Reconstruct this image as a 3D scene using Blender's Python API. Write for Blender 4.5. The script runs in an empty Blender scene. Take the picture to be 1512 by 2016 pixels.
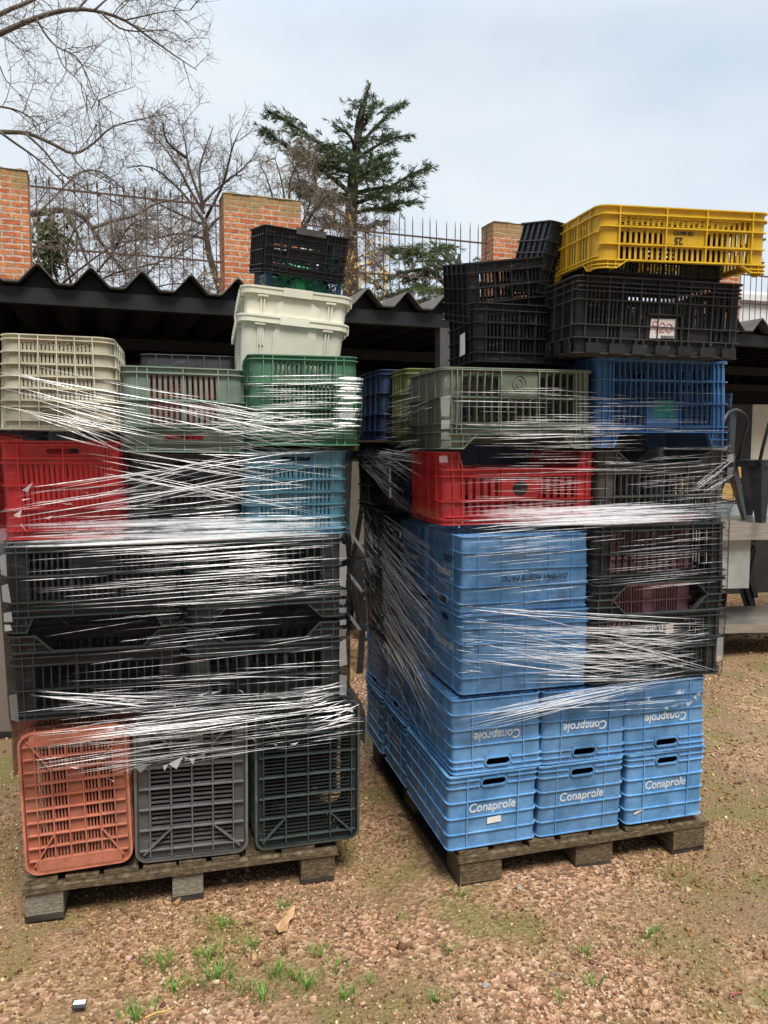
import bpy, math, random
import numpy as np
from mathutils import Matrix, Vector
R = math.radians
rng = random.Random(7)
nrng = np.random.default_rng(11)
scene = bpy.context.scene
COL = scene.collection

# ---------------------------------------------------------------- camera, light, sky
PITCH, CAMH, FPX = 5.0, 1.6, 1520.0
cam_d = bpy.data.cameras.new('camera'); cam = bpy.data.objects.new('camera', cam_d); COL.objects.link(cam)
cam.location = (0, 0, CAMH); cam.rotation_euler = (R(90 - PITCH), 0, 0)
cam_d.sensor_fit = 'VERTICAL'; cam_d.sensor_height = 24.0; cam_d.lens = 24.0 * FPX / 2016.0
cam_d.clip_end = 2000; cam_d.clip_start = 0.05
scene.camera = cam
_fw = np.array([0, math.cos(R(PITCH)), -math.sin(R(PITCH))]); _up = np.array([0, math.sin(R(PITCH)), math.cos(R(PITCH))]); _o = np.array([0, 0, CAMH])
def at(x, y, z):
    """photo pixel and camera depth -> world point"""
    return _o + (np.array([1, 0, 0]) * (x - 756) / FPX - _up * (y - 1008) / FPX + _fw) * z

scene.view_settings.view_transform = 'Standard'
scene.view_settings.look = 'None'
scene.view_settings.exposure = 0.36
scene.view_settings.gamma = 1.0
scene.cycles.transparent_max_bounces = 16
scene.cycles.max_bounces = 8
scene.cycles.use_adaptive_sampling = True

SUN_EL, SUN_AZ = 62.0, 158.0
def world():
    w = bpy.data.worlds.new('World'); scene.world = w; w.use_nodes = True
    nt = w.node_tree; N = nt.nodes; L = nt.links; N.clear()
    out = N.new('ShaderNodeOutputWorld')
    sky = N.new('ShaderNodeTexSky'); sky.sky_type = 'NISHITA'; sky.sun_disc = False
    sky.sun_elevation = R(SUN_EL); sky.sun_rotation = R(SUN_AZ); sky.dust_density = 2.0
    bg = N.new('ShaderNodeBackground'); bg.inputs['Strength'].default_value = 0.11
    L.new(sky.outputs[0], bg.inputs['Color'])
    cl = N.new('ShaderNodeBackground'); cl.inputs['Strength'].default_value = 0.61
    tc = N.new('ShaderNodeTexCoord')
    mp = N.new('ShaderNodeMapping'); mp.inputs['Scale'].default_value = (1.0, 1.0, 2.2); mp.inputs['Rotation'].default_value = (0.3, 0.2, 0.5)
    L.new(tc.outputs['Generated'], mp.inputs['Vector'])
    n1 = N.new('ShaderNodeTexNoise'); n1.inputs['Scale'].default_value = 1.9; n1.inputs['Detail'].default_value = 5; n1.inputs['Roughness'].default_value = 0.5
    L.new(mp.outputs[0], n1.inputs['Vector'])
    r1 = N.new('ShaderNodeValToRGB'); r1.color_ramp.elements[0].position = 0.3; r1.color_ramp.elements[1].position = 0.62
    r1.color_ramp.elements[0].color = (0.78, 0.78, 0.78, 1); r1.color_ramp.elements[1].color = (0.98, 0.98, 0.98, 1)
    L.new(n1.outputs[0], r1.inputs['Fac'])
    n2 = N.new('ShaderNodeTexNoise'); n2.inputs['Scale'].default_value = 1.3; n2.inputs['Detail'].default_value = 6
    mp2 = N.new('ShaderNodeMapping'); mp2.inputs['Location'].default_value = (3.1, 1.7, 0.4); mp2.inputs['Scale'].default_value = (1, 1, 2.5)
    L.new(tc.outputs['Generated'], mp2.inputs['Vector']); L.new(mp2.outputs[0], n2.inputs['Vector'])
    r2 = N.new('ShaderNodeValToRGB')
    r2.color_ramp.elements[0].position = 0.40; r2.color_ramp.elements[0].color = (0.82, 0.98, 1.14, 1)
    r2.color_ramp.elements[1].position = 0.60; r2.color_ramp.elements[1].color = (1.08, 1.17, 1.25, 1)
    L.new(n2.outputs[0], r2.inputs['Fac'])
    sp = N.new('ShaderNodeSeparateXYZ'); L.new(tc.outputs['Generated'], sp.inputs[0])
    zr = N.new('ShaderNodeMapRange'); zr.inputs['From Min'].default_value = 0.45; zr.inputs['From Max'].default_value = 0.95; zr.inputs['To Min'].default_value = 1.0; zr.inputs['To Max'].default_value = 2.9
    L.new(sp.outputs['Z'], zr.inputs[0])
    # unseen bank of darker cloud, added behind the camera to cut frontal fill and film haze
    yr = N.new('ShaderNodeMapRange'); yr.inputs['From Min'].default_value = -0.35; yr.inputs['From Max'].default_value = 0.25; yr.inputs['To Min'].default_value = 0.32; yr.inputs['To Max'].default_value = 1.0; L.new(sp.outputs['Y'], yr.inputs[0])
    ym = N.new('ShaderNodeMath'); ym.operation = 'MULTIPLY'; L.new(zr.outputs[0], ym.inputs[0]); L.new(yr.outputs[0], ym.inputs[1])
    vm = N.new('ShaderNodeVectorMath'); vm.operation = 'SCALE'; L.new(r2.outputs[0], vm.inputs[0]); L.new(ym.outputs[0], vm.inputs['Scale']); L.new(vm.outputs[0], cl.inputs['Color'])
    mx = N.new('ShaderNodeMixShader'); L.new(r1.outputs[0], mx.inputs[0]); L.new(bg.outputs[0], mx.inputs[1]); L.new(cl.outputs[0], mx.inputs[2])
    L.new(mx.outputs[0], out.inputs['Surface'])
world()
sd = bpy.data.lights.new('sun', 'SUN'); sun = bpy.data.objects.new('sun', sd); COL.objects.link(sun)
sd.energy = 3.8; sd.angle = R(24); sd.color = (1.0, 0.95, 0.88)
# sun direction: behind and to the right of the camera
az = R(SUN_AZ)
_sd = Vector((math.sin(az) * math.cos(R(SUN_EL)), math.cos(az) * math.cos(R(SUN_EL)), math.sin(R(SUN_EL))))
sun.rotation_euler = _sd.to_track_quat('Z', 'Y').to_euler()

# ---------------------------------------------------------------- materials
def mat(name):
    m = bpy.data.materials.new(name); m.use_nodes = True
    nt = m.node_tree; nt.nodes.clear()
    out = nt.nodes.new('ShaderNodeOutputMaterial')
    return m, nt, nt.nodes, nt.links, out
def ramp(N, pts, interp='LINEAR'):
    r = N.new('ShaderNodeValToRGB'); e = r.color_ramp.elements; r.color_ramp.interpolation = interp
    e[0].position = pts[0][0]; e[0].color = (*pts[0][1], 1)
    e[1].position = pts[-1][0]; e[1].color = (*pts[-1][1], 1)
    for p, c in pts[1:-1]:
        k = e.new(p); k.color = (*c, 1)
    return r
def noise(N, L, vec, scale, detail=4, rough=0.55):
    n = N.new('ShaderNodeTexNoise'); n.inputs['Scale'].default_value = scale; n.inputs['Detail'].default_value = detail; n.inputs['Roughness'].default_value = rough
    L.new(vec, n.inputs['Vector']); return n
def mixc(N, L, fac, a, b, blend='MIX'):
    m = N.new('ShaderNodeMix'); m.data_type = 'RGBA'; m.blend_type = blend
    for s, v in ((m.inputs[0], fac), (m.inputs[6], a), (m.inputs[7], b)):
        if hasattr(v, 'is_output'): L.new(v, s)
        elif isinstance(v, (tuple, list)): s.default_value = (*v, 1)
        else: s.default_value = v
    return m.outputs[2]
def bump(N, L, h, strength, dist=0.01):
    b = N.new('ShaderNodeBump'); b.inputs['Strength'].default_value = strength; b.inputs['Distance'].default_value = dist
    L.new(h, b.inputs['Height']); return b.outputs[0]

PL_ARGS = {}
def plastic(name, c, rough=0.42, dust=0.3, dustc=(0.30, 0.26, 0.21), grime=0.5, spec=0.5):
    m, nt, N, L, out = mat(name); PL_ARGS[m.name] = (name, c, dict(rough=rough, dust=min(.6, dust * 1.3), dustc=dustc, grime=grime, spec=spec))
    p = N.new('ShaderNodeBsdfPrincipled'); L.new(p.outputs[0], out.inputs[0])
    tc = N.new('ShaderNodeTexCoord'); v = tc.outputs['Object']
    oi = N.new('ShaderNodeObjectInfo')
    ad = N.new('ShaderNodeVectorMath'); ad.operation = 'ADD'; L.new(v, ad.inputs[0])
    sc = N.new('ShaderNodeVectorMath'); sc.operation = 'SCALE'; L.new(oi.outputs['Random'], sc.inputs['Scale']); sc.inputs[0].default_value = (17, 31, 23)
    L.new(sc.outputs[0], ad.inputs[1]); v = ad.outputs[0]
    n1 = noise(N, L, v, 5.0, 5, 0.6); n2 = noise(N, L, v, 42.0, 4, 0.7); n3 = noise(N, L, v, 170.0, 2)
    r1 = ramp(N, [(0.42, (0, 0, 0)), (0.75, (1, 1, 1))]); L.new(n1.outputs[0], r1.inputs[0])
    r2 = ramp(N, [(0.5, (0, 0, 0)), (0.78, (1, 1, 1))]); L.new(n2.outputs[0], r2.inputs[0])
    dark = tuple(x * 0.55 for x in c); pale = tuple(min(1, x * 1.12 + 0.012) for x in c)
    base = mixc(N, L, n1.outputs[0], dark if grime > 0.8 else tuple(x * 0.86 for x in c), pale)
    mu = N.new('ShaderNodeMath'); mu.operation = 'MULTIPLY'; L.new(r1.outputs[0], mu.inputs[0]); mu.inputs[1].default_value = dust
    base = mixc(N, L, mu.outputs[0], base, dustc)
    mu2 = N.new('ShaderNodeMath'); mu2.operation = 'MULTIPLY'; L.new(r2.outputs[0], mu2.inputs[0]); mu2.inputs[1].default_value = 0.35 * grime
    base = mixc(N, L, mu2.outputs[0], base, tuple(x * 0.4 for x in c))
    # worn pale scuffs
    mp = N.new('ShaderNodeMapping'); mp.inputs['Scale'].default_value = (14, 14, 90); L.new(v, mp.inputs[0])
    n4 = noise(N, L, mp.outputs[0], 1.0, 3, 0.65); r4 = ramp(N, [(0.60, (0, 0, 0)), (0.70, (1, 1, 1))]); L.new(n4.outputs[0], r4.inputs[0])
    mu4 = N.new('ShaderNodeMath'); mu4.operation = 'MULTIPLY'; L.new(r4.outputs[0], mu4.inputs[0]); mu4.inputs[1].default_value = 0.45
    base = mixc(N, L, mu4.outputs[0], base, tuple(min(0.9, x * 0.75 + 0.14) for x in c))
    n5 = noise(N, L, v, 11.0, 6, 0.72); r5 = ramp(N, [(0.36, (0.42, 0.40, 0.37)), (0.58, (1.08, 1.08, 1.08))]); L.new(n5.outputs[0], r5.inputs[0])
    base = mixc(N, L, 0.55 * min(1, grime + .2), base, r5.outputs[0], 'MULTIPLY')
    rt = N.new('ShaderNodeMapRange'); rt.inputs['To Min'].default_value = 0.82; rt.inputs['To Max'].default_value = 1.1; L.new(oi.outputs['Random'], rt.inputs[0])
    hs = N.new('ShaderNodeHueSaturation'); L.new(base, hs.inputs['Color']); L.new(rt.outputs[0], hs.inputs['Value']); base = hs.outputs[0]
    L.new(base, p.inputs['Base Color'])
    rr = N.new('ShaderNodeMapRange'); rr.inputs['To Min'].default_value = rough - 0.1; rr.inputs['To Max'].default_value = rough + 0.22
    L.new(n2.outputs[0], rr.inputs[0]); L.new(rr.outputs[0], p.inputs['Roughness'])
    p.inputs['Specular IOR Level'].default_value = spec
    L.new(bump(N, L, n3.outputs[0], 0.12, 0.002), p.inputs['Normal'])
    return m
def simple(name, c, rough=0.6, metal=0.0, var=0.25, scale=20.0, bumpk=0.1, stretch=None):
    m, nt, N, L, out = mat(name)
    p = N.new('ShaderNodeBsdfPrincipled'); L.new(p.outputs[0], out.inputs[0])
    tc = N.new('ShaderNodeTexCoord'); v = tc.outputs['Object']
    if stretch:
        mp = N.new('ShaderNodeMapping'); mp.inputs['Scale'].default_value = stretch; L.new(v, mp.inputs[0]); v = mp.outputs[0]
    n = noise(N, L, v, scale, 5, 0.6)
    r = ramp(N, [(0.3, tuple(x * (1 - var) for x in c)), (0.7, tuple(min(1, x * (1 + var)) for x in c))]); L.new(n.outputs[0], r.inputs[0])
    L.new(r.outputs[0], p.inputs['Base Color']); p.inputs['Roughness'].default_value = rough; p.inputs['Metallic'].default_value = metal
    if bumpk: L.new(bump(N, L, n.outputs[0], bumpk, 0.01), p.inputs['Normal'])
    return m

M = {}
M['dairy_blue'] = plastic('dairy_blue_plastic', (0.118, 0.335, 0.645), 0.42, 0.34, (0.27, 0.34, 0.42), 0.95)
M['red'] = plastic('red_plastic', (0.56, 0.022, 0.024), 0.38, 0.1, (0.4, 0.12, 0.1), 0.4)
M['deep_red'] = plastic('deep_red_plastic', (0.42, 0.022, 0.03), 0.4, 0.1, (0.3, 0.1, 0.1), 0.5)
M['orange'] = plastic('orange_plastic', (0.48, 0.155, 0.092), 0.5, 0.5, (0.38, 0.19, 0.13), 0.7)
M['beige'] = plastic('beige_plastic', (0.47, 0.44, 0.335), 0.5, 0.45, (0.28, 0.22, 0.14), 0.6)
M['sage'] = plastic('sage_plastic', (0.135, 0.19, 0.15), 0.45, 0.25, (0.32, 0.33, 0.27), 0.5)
M['green'] = plastic('green_plastic', (0.038, 0.155, 0.082), 0.42, 0.28, (0.22, 0.30, 0.22), 0.5)
M['light_blue'] = plastic('light_blue_plastic', (0.085, 0.255, 0.35), 0.45, 0.25, (0.30, 0.36, 0.40), 0.5)
M['blue'] = plastic('mid_blue_plastic', (0.026, 0.115, 0.28), 0.38, 0.16, (0.25, 0.30, 0.38), 0.5)
M['navy'] = plastic('navy_plastic', (0.012, 0.028, 0.085), 0.4, 0.15, (0.16, 0.18, 0.22), 0.5)
M['olive_grey'] = plastic('olive_grey_plastic', (0.12, 0.15, 0.105), 0.45, 0.25, (0.30, 0.31, 0.24), 0.5)
M['olive'] = plastic('olive_plastic', (0.17, 0.18, 0.055), 0.45, 0.25, (0.26, 0.26, 0.16), 0.5)
M['black'] = plastic('black_plastic', (0.009, 0.0115, 0.013), 0.4, 0.14, (0.075, 0.078, 0.072), 0.4, 0.28)
M['clean_black'] = plastic('clean_black_plastic', (0.0055, 0.0065, 0.008), 0.33, 0.05, (0.06, 0.06, 0.06), 0.4, 0.28)
M['worn_black'] = plastic('worn_black_plastic', (0.016, 0.017, 0.018), 0.42, 0.24, (0.11, 0.105, 0.09), 0.5, 0.28)
M['green_black'] = plastic('green_black_plastic', (0.020, 0.027, 0.027), 0.45, 0.22, (0.11, 0.12, 0.105), 0.4, 0.28)
M['dark_green_black'] = plastic('very_dark_green_plastic', (0.012, 0.021, 0.02), 0.42, 0.14, (0.11, 0.11, 0.09), 0.5, 0.28)
M['grey'] = plastic('grey_plastic', (0.07, 0.07, 0.07), 0.5, 0.25, (0.19, 0.17, 0.14), 0.5)
M['dark_grey'] = plastic('dark_grey_plastic', (0.024, 0.026, 0.029), 0.45, 0.2, (0.16, 0.15, 0.13), 0.5)
M['warm_grey'] = plastic('warm_grey_plastic', (0.075, 0.073, 0.068), 0.5, 0.25, (0.2, 0.19, 0.165), 0.4)
M['mauve'] = plastic('mauve_plastic', (0.25, 0.11, 0.125), 0.5, 0.3, (0.32, 0.2, 0.17), 0.5)
M['yellow'] = plastic('yellow_plastic', (0.70, 0.43, 0.012), 0.38, 0.1, (0.50, 0.33, 0.06), 0.35)
M['tub_white'] = plastic('white_plastic', (0.80, 0.785, 0.67), 0.35, 0.35, (0.60, 0.54, 0.33), 0.12)
M['teal'] = plastic('teal_plastic', (0.02, 0.095, 0.15), 0.4, 0.1, (0.1, 0.15, 0.18), 0.4)
RIB = {}
def worn(m):
    """paler, scuffed plastic of the standing ribs and rims"""
    if m.name not in RIB: 
        nm, c, kw = PL_ARGS[m.name]; l = max(c)
        RIB[m.name] = plastic(nm + '_rib', tuple(min(.85, x * 1.25 + (.030 if l < .06 and 'clean' not in nm else .012) + .05 * x / (l + .05)) for x in c), **kw)
    return RIB[m.name]
def print_mat():
    m, nt, N, L, out = mat('worn_white_print'); p = N.new('ShaderNodeBsdfPrincipled'); L.new(p.outputs[0], out.inputs[0]); p.inputs['Roughness'].default_value = .55
    tc = N.new('ShaderNodeTexCoord'); oi = N.new('ShaderNodeObjectInfo'); ad = N.new('ShaderNodeVectorMath'); ad.operation = 'ADD'; L.new(tc.outputs['Object'], ad.inputs[0])
    sc = N.new('ShaderNodeVectorMath'); sc.operation = 'SCALE'; sc.inputs[0].default_value = (9, 7, 5); L.new(oi.outputs['Random'], sc.inputs['Scale']); L.new(sc.outputs[0], ad.inputs[1])
    n = noise(N, L, ad.outputs[0], 55, 5, .7); r = ramp(N, [(0.36, (0.20, 0.36, 0.60)), (0.47, (0.55, 0.60, 0.65)), (0.7, (0.64, 0.66, 0.67))]); L.new(n.outputs[0], r.inputs[0]); L.new(r.outputs[0], p.inputs['Base Color']); return m
M['print_white'] = print_mat()
M['print_black'] = simple('black_print', (0.012, 0.012, 0.013), 0.5, 0, 0.2, 60)
M['print_green'] = simple('green_print', (0.03, 0.42, 0.16), 0.5, 0, 0.3, 120)
M['ink'] = simple('marker_ink', (0.01, 0.012, 0.03), 0.5, 0, 0.2, 60)
M['red_ink'] = simple('red_ink', (0.62, 0.05, 0.06), 0.5, 0, 0.2, 60)
M['paper'] = simple('paper', (0.74, 0.73, 0.72), 0.7, 0, 0.12, 30)
M['tape'] = simple('old_tape', (0.62, 0.54, 0.46), 0.6, 0, 0.2, 40)
M['metal_black'] = simple('black_painted_steel', (0.016, 0.016, 0.017), 0.38, 0.0, 0.4, 25, 0.05)
M['metal_grey'] = simple('bare_steel_bar', (0.22, 0.22, 0.21), 0.45, 0.4, 0.3, 25, 0.05)
M['stainless'] = simple('brushed_stainless', (0.55, 0.55, 0.53), 0.33, 0.85, 0.2, 6, 0.04, (1, 1, 12))
M['sink_grey'] = simple('dull_zinc', (0.40, 0.41, 0.39), 0.5, 0.35, 0.15, 9, 0.04)
M['pine'] = simple('pine_boards', (0.50, 0.30, 0.09), 0.6, 0, 0.35, 5, 0.1, (2, 2, 22))
M['cream_paint'] = simple('cream_paint', (0.62, 0.58, 0.46), 0.5, 0, 0.1, 6, 0.05)
M['dark_paint'] = simple('dark_cupboard', (0.02, 0.019, 0.018), 0.5, 0, 0.3, 6, 0.05)
M['cabinet'] = simple('taupe_painted_steel', (0.17, 0.145, 0.125), 0.5, 0, 0.12, 5, 0.05)
M['pale_steel'] = simple('pale_painted_steel', (0.5, 0.55, 0.6), 0.4, 0, 0.1, 6, 0.05)
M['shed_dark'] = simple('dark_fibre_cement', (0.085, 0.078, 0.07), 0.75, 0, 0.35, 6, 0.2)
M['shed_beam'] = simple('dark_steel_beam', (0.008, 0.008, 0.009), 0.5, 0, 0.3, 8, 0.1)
M['shed_post'] = simple('grey_post', (0.07, 0.07, 0.072), 0.55, 0, 0.25, 8, 0.1)
M['shed_wall'] = simple('sooty_wall', (0.012, 0.011, 0.010), 0.85, 0, 0.4, 4, 0.2)  # near-black base colour carries the shade under the shed roof
M['rust'] = simple('rusty_iron', (0.10, 0.058, 0.04), 0.75, 0.2, 0.45, 30, 0.1)
M['bark'] = simple('grey_bark', (0.13, 0.105, 0.08), 0.85, 0, 0.4, 8, 0.3)
M['bark_dark'] = simple('dark_bark', (0.055, 0.042, 0.033), 0.85, 0, 0.4, 8, 0.3)
M['twig'] = simple('twig_brown', (0.185, 0.15, 0.12), 0.85, 0, 0.3, 3, 0)
M['twig_pale'] = simple('twig_dry', (0.215, 0.175, 0.135), 0.85, 0, 0.35, 2, 0)
M['yellow_leaf'] = simple('yellow_leaf', (0.52, 0.33, 0.06), 0.6, 0, 0.4, 1.5, 0)
M['render_white'] = simple('white_render', (0.74, 0.74, 0.73), 0.7, 0, 0.08, 3, 0.05)
M['glass_green'] = plastic('green_translucent_plastic', (0.05, 0.42, 0.12), 0.2, 0.0, (0.3, 0.4, 0.3), 0.2)
M['dry_leaf'] = simple('dry_leaf_brown', (0.46, 0.27, 0.13), 0.7, 0, 0.3, 25, 0.2)
M['red_stick'] = simple('red_stick', (0.3, 0.05, 0.05), 0.6, 0, 0.2, 25, 0.2)

def foliage_mat(name, a, b):
    m, nt, N, L, out = mat(name)
    p = N.new('ShaderNodeBsdfPrincipled'); p.inputs['Roughness'].default_value = 0.6
    g = N.new('ShaderNodeNewGeometry')
    tc = N.new('ShaderNodeTexCoord'); n = noise(N, L, tc.outputs['Object'], 1.6, 3)
    ad = N.new('ShaderNodeMath'); ad.operation = 'ADD'; L.new(n.outputs[0], ad.inputs[0])
    mu = N.new('ShaderNodeMath'); mu.operation = 'MULTIPLY'; L.new(g.outputs['Random Per Island'], mu.inputs[0]); mu.inputs[1].default_value = 0.5
    L.new(mu.outputs[0], ad.inputs[1])
    r = ramp(N, [(0.4, a), (1.0, b)]); L.new(ad.outputs[0], r.inputs[0])
    L.new(r.outputs[0], p.inputs['Base Color'])
    t = N.new('ShaderNodeBsdfTranslucent'); L.new(r.outputs[0], t.inputs[0])
    mx = N.new('ShaderNodeMixShader'); mx.inputs[0].default_value = 0.22; L.new(p.outputs[0], mx.inputs[1]); L.new(t.outputs[0], mx.inputs[2])
    L.new(mx.outputs[0], out.inputs[0]); return m
M['needles'] = foliage_mat('cedar_needles', (0.02, 0.045, 0.022), (0.10, 0.15, 0.05))
M['needles2'] = foliage_mat('light_cedar_needles', (0.03, 0.06, 0.022), (0.13, 0.18, 0.06))
M['grass'] = foliage_mat('grass_blades', (0.06, 0.16, 0.018), (0.20, 0.40, 0.06))
M['broad_leaf'] = foliage_mat('dull_green_leaf', (0.03, 0.06, 0.02), (0.12, 0.13, 0.05))

def wood_mat():
    m, nt, N, L, out = mat('weathered_wood')
    p = N.new('ShaderNodeBsdfPrincipled'); L.new(p.outputs[0], out.inputs[0]); p.inputs['Roughness'].default_value = 0.8
    tc = N.new('ShaderNodeTexCoord'); g = N.new('ShaderNodeNewGeometry')
    mp = N.new('ShaderNodeMapping'); mp.inputs['Scale'].default_value = (9, 1.6, 30); L.new(tc.outputs['Object'], mp.inputs[0])
    n = noise(N, L, mp.outputs[0], 4, 6, 0.65); n2 = noise(N, L, tc.outputs['Object'], 7, 4)
    r = ramp(N, [(0.3, (0.022, 0.016, 0.010)), (0.5, (0.12, 0.088, 0.052)), (0.72, (0.28, 0.225, 0.15))]); L.new(n.outputs[0], r.inputs[0])
    r2 = ramp(N, [(0.0, (0.45, 0.42, 0.36)), (1.0, (1.15, 1.1, 1.0))]); L.new(g.outputs['Random Per Island'], r2.inputs[0])
    c = mixc(N, L, 1.0, r.outputs[0], r2.outputs[0], 'MULTIPLY')
    r3 = ramp(N, [(0.52, (0, 0, 0)), (0.68, (1, 1, 1))]); L.new(n2.outputs[0], r3.inputs[0])
    mu = N.new('ShaderNodeMath'); mu.operation = 'MULTIPLY'; L.new(r3.outputs[0], mu.inputs[0]); mu.inputs[1].default_value = 0.55
    c = mixc(N, L, mu.outputs[0], c, (0.035, 0.027, 0.02))
    L.new(c, p.inputs['Base Color']); L.new(bump(N, L, n.outputs[0], 0.5, 0.006), p.inputs['Normal'])
    return m
M['wood'] = wood_mat()
M['wood_grey'] = simple('silvered_wood', (0.205, 0.18, 0.138), 0.85, 0, 0.5, 6, 0.4, (9, 2, 26))
M['skid'] = simple('damp_dark_wood', (0.035, 0.028, 0.022), 0.8, 0, 0.5, 14, 0.3)

def brick_mat():
    m, nt, N, L, out = mat('old_red_brick')
    p = N.new('ShaderNodeBsdfPrincipled'); L.new(p.outputs[0], out.inputs[0]); p.inputs['Roughness'].default_value = 0.85
    tc = N.new('ShaderNodeTexCoord'); uv = tc.outputs['UV']
    nz = noise(N, L, uv, 9.0, 3); 
    off = N.new('ShaderNodeVectorMath'); off.operation = 'MULTIPLY_ADD'; L.new(nz.outputs['Color'], off.inputs[0]); off.inputs[1].default_value = (0.034, 0.034, 0); L.new(uv, off.inputs[2])
    b = N.new('ShaderNodeTexBrick'); L.new(off.outputs[0], b.inputs['Vector'])
    b.inputs['Scale'].default_value = 1.0; b.inputs['Brick Width'].default_value = 0.235; b.inputs['Row Height'].default_value = 0.078
    b.inputs['Mortar Size'].default_value = 0.011; b.inputs['Mortar Smooth'].default_value = 0.25; b.inputs['Bias'].default_value = 0.0
    b.inputs['Color1'].default_value = (0.50, 0.135, 0.05, 1); b.inputs['Color2'].default_value = (0.60, 0.24, 0.10, 1); b.inputs['Mortar'].default_value = (0.52, 0.46, 0.38, 1)
    n2 = noise(N, L, uv, 14.0, 5, 0.7); n3 = noise(N, L, uv, 3.0, 4)
    r2 = ramp(N, [(0.3, (0.6, 0.56, 0.52)), (0.62, (1.22, 1.2, 1.16))]); L.new(n2.outputs[0], r2.inputs[0])
    c = mixc(N, L, 1.0, b.outputs[0], r2.outputs[0], 'MULTIPLY')
    # lichen and pale efflorescence, thicker near the coping (uv.y counts down from the top)
    sep = N.new('ShaderNodeSeparateXYZ'); L.new(uv, sep.inputs[0])
    mr = N.new('ShaderNodeMapRange'); mr.inputs['From Min'].default_value = 0.0; mr.inputs['From Max'].default_value = -0.42; mr.inputs['To Min'].default_value = 0.34; mr.inputs['To Max'].default_value = -0.12
    L.new(sep.outputs['Y'], mr.inputs[0])
    ad = N.new('ShaderNodeMath'); ad.operation = 'ADD'; L.new(n3.outputs[0], ad.inputs[0]); L.new(mr.outputs[0], ad.inputs[1])
    r3 = ramp(N, [(0.52, (0, 0, 0)), (0.75, (1, 1, 1))]); L.new(ad.outputs[0], r3.inputs[0])
    mu = N.new('ShaderNodeMath'); mu.operation = 'MULTIPLY'; L.new(r3.outputs[0], mu.inputs[0]); mu.inputs[1].default_value = 0.7
    lich = mixc(N, L, n2.outputs[0], (0.17, 0.13, 0.04), (0.42, 0.33, 0.14))
    c = mixc(N, L, mu.outputs[0], c, lich)
    L.new(c, p.inputs['Base Color'])
    h = N.new('ShaderNodeMath'); h.operation = 'SUBTRACT'; L.new(n2.outputs[0], h.inputs[0]); L.new(b.outputs['Fac'], h.inputs[1])
    L.new(bump(N, L, h.outputs[0], 0.7, 0.02), p.inputs['Normal'])
    return m
M['brick'] = brick_mat()
M['coping'] = simple('lichen_mortar', (0.17, 0.14, 0.075), 0.9, 0, 0.5, 12, 0.6)

def ground_mat():
    m, nt, N, L, out = mat('gravel_ground')
    p = N.new('ShaderNodeBsdfPrincipled'); L.new(p.outputs[0], out.inputs[0]); p.inputs['Roughness'].default_value = 0.85
    tc = N.new('ShaderNodeTexCoord'); v = tc.outputs['Object']
    vo = N.new('ShaderNodeTexVoronoi'); vo.inputs['Scale'].default_value = 75; L.new(v, vo.inputs['Vector'])
    vo2 = N.new('ShaderNodeTexVoronoi'); vo2.inputs['Scale'].default_value = 160; L.new(v, vo2.inputs['Vector'])
    sp = N.new('ShaderNodeSeparateColor'); L.new(vo.outputs['Color'], sp.inputs[0])
    r = ramp(N, [(0.0, (0.10, 0.053, 0.028)), (0.45, (0.29, 0.155, 0.083)), (0.8, (0.44, 0.255, 0.15)), (1.0, (0.54, 0.38, 0.26))]); L.new(sp.outputs[0], r.inputs[0])
    n1 = noise(N, L, v, 0.9, 6, 0.6); n2 = noise(N, L, v, 30, 4, 0.7); n3 = noise(N, L, v, 2.3, 5, 0.62)
    r1 = ramp(N, [(0.43, (0, 0, 0)), (0.58, (1, 1, 1))]); L.new(n1.outputs[0], r1.inputs[0])
    soil = mixc(N, L, n2.outputs[0], (0.105, 0.066, 0.030), (0.27, 0.175, 0.085))
    c = mixc(N, L, r1.outputs[0], r.outputs[0], soil)
    r3 = ramp(N, [(0.5, (0, 0, 0)), (0.62, (1, 1, 1))]); L.new(n3.outputs[0], r3.inputs[0])
    mu = N.new('ShaderNodeMath'); mu.operation = 'MULTIPLY'; L.new(r3.outputs[0], mu.inputs[0]); mu.inputs[1].default_value = 0.7
    c = mixc(N, L, mu.outputs[0], c, (0.13, 0.125, 0.025))
    L.new(c, p.inputs['Base Color'])
    L.new(bump(N, L, vo.outputs['Distance'], 0.7, 0.012), p.inputs['Normal'])
    return m
M['ground'] = ground_mat()
def stone_mat():
    m, nt, N, L, out = mat('gravel_stone')
    p = N.new('ShaderNodeBsdfPrincipled'); L.new(p.outputs[0], out.inputs[0]); p.inputs['Roughness'].default_value = 0.8
    g = N.new('ShaderNodeNewGeometry'); tc = N.new('ShaderNodeTexCoord')
    r = ramp(N, [(0.0, (0.085, 0.045, 0.026)), (0.3, (0.27, 0.14, 0.073)), (0.6, (0.42, 0.232, 0.135)), (0.86, (0.54, 0.345, 0.23)), (1.0, (0.74, 0.60, 0.47))]); L.new(g.outputs['Random Per Island'], r.inputs[0])
    n = noise(N, L, tc.outputs['Object'], 160, 3); r2 = ramp(N, [(0.3, (0.7, 0.68, 0.65)), (0.7, (1.12, 1.1, 1.08))]); L.new(n.outputs[0], r2.inputs[0])
    n3 = noise(N, L, tc.outputs['Object'], 1.1, 4); r3 = ramp(N, [(0.40, (1.0, 0.98, 0.96)), (0.56, (0.80, 0.80, 0.55))]); L.new(n3.outputs[0], r3.inputs[0])
    c = mixc(N, L, 1.0, r.outputs[0], r2.outputs[0], 'MULTIPLY'); c = mixc(N, L, 1.0, c, r3.outputs[0], 'MULTIPLY')
    L.new(c, p.inputs['Base Color']); return m
M['stone'] = stone_mat()

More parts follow.
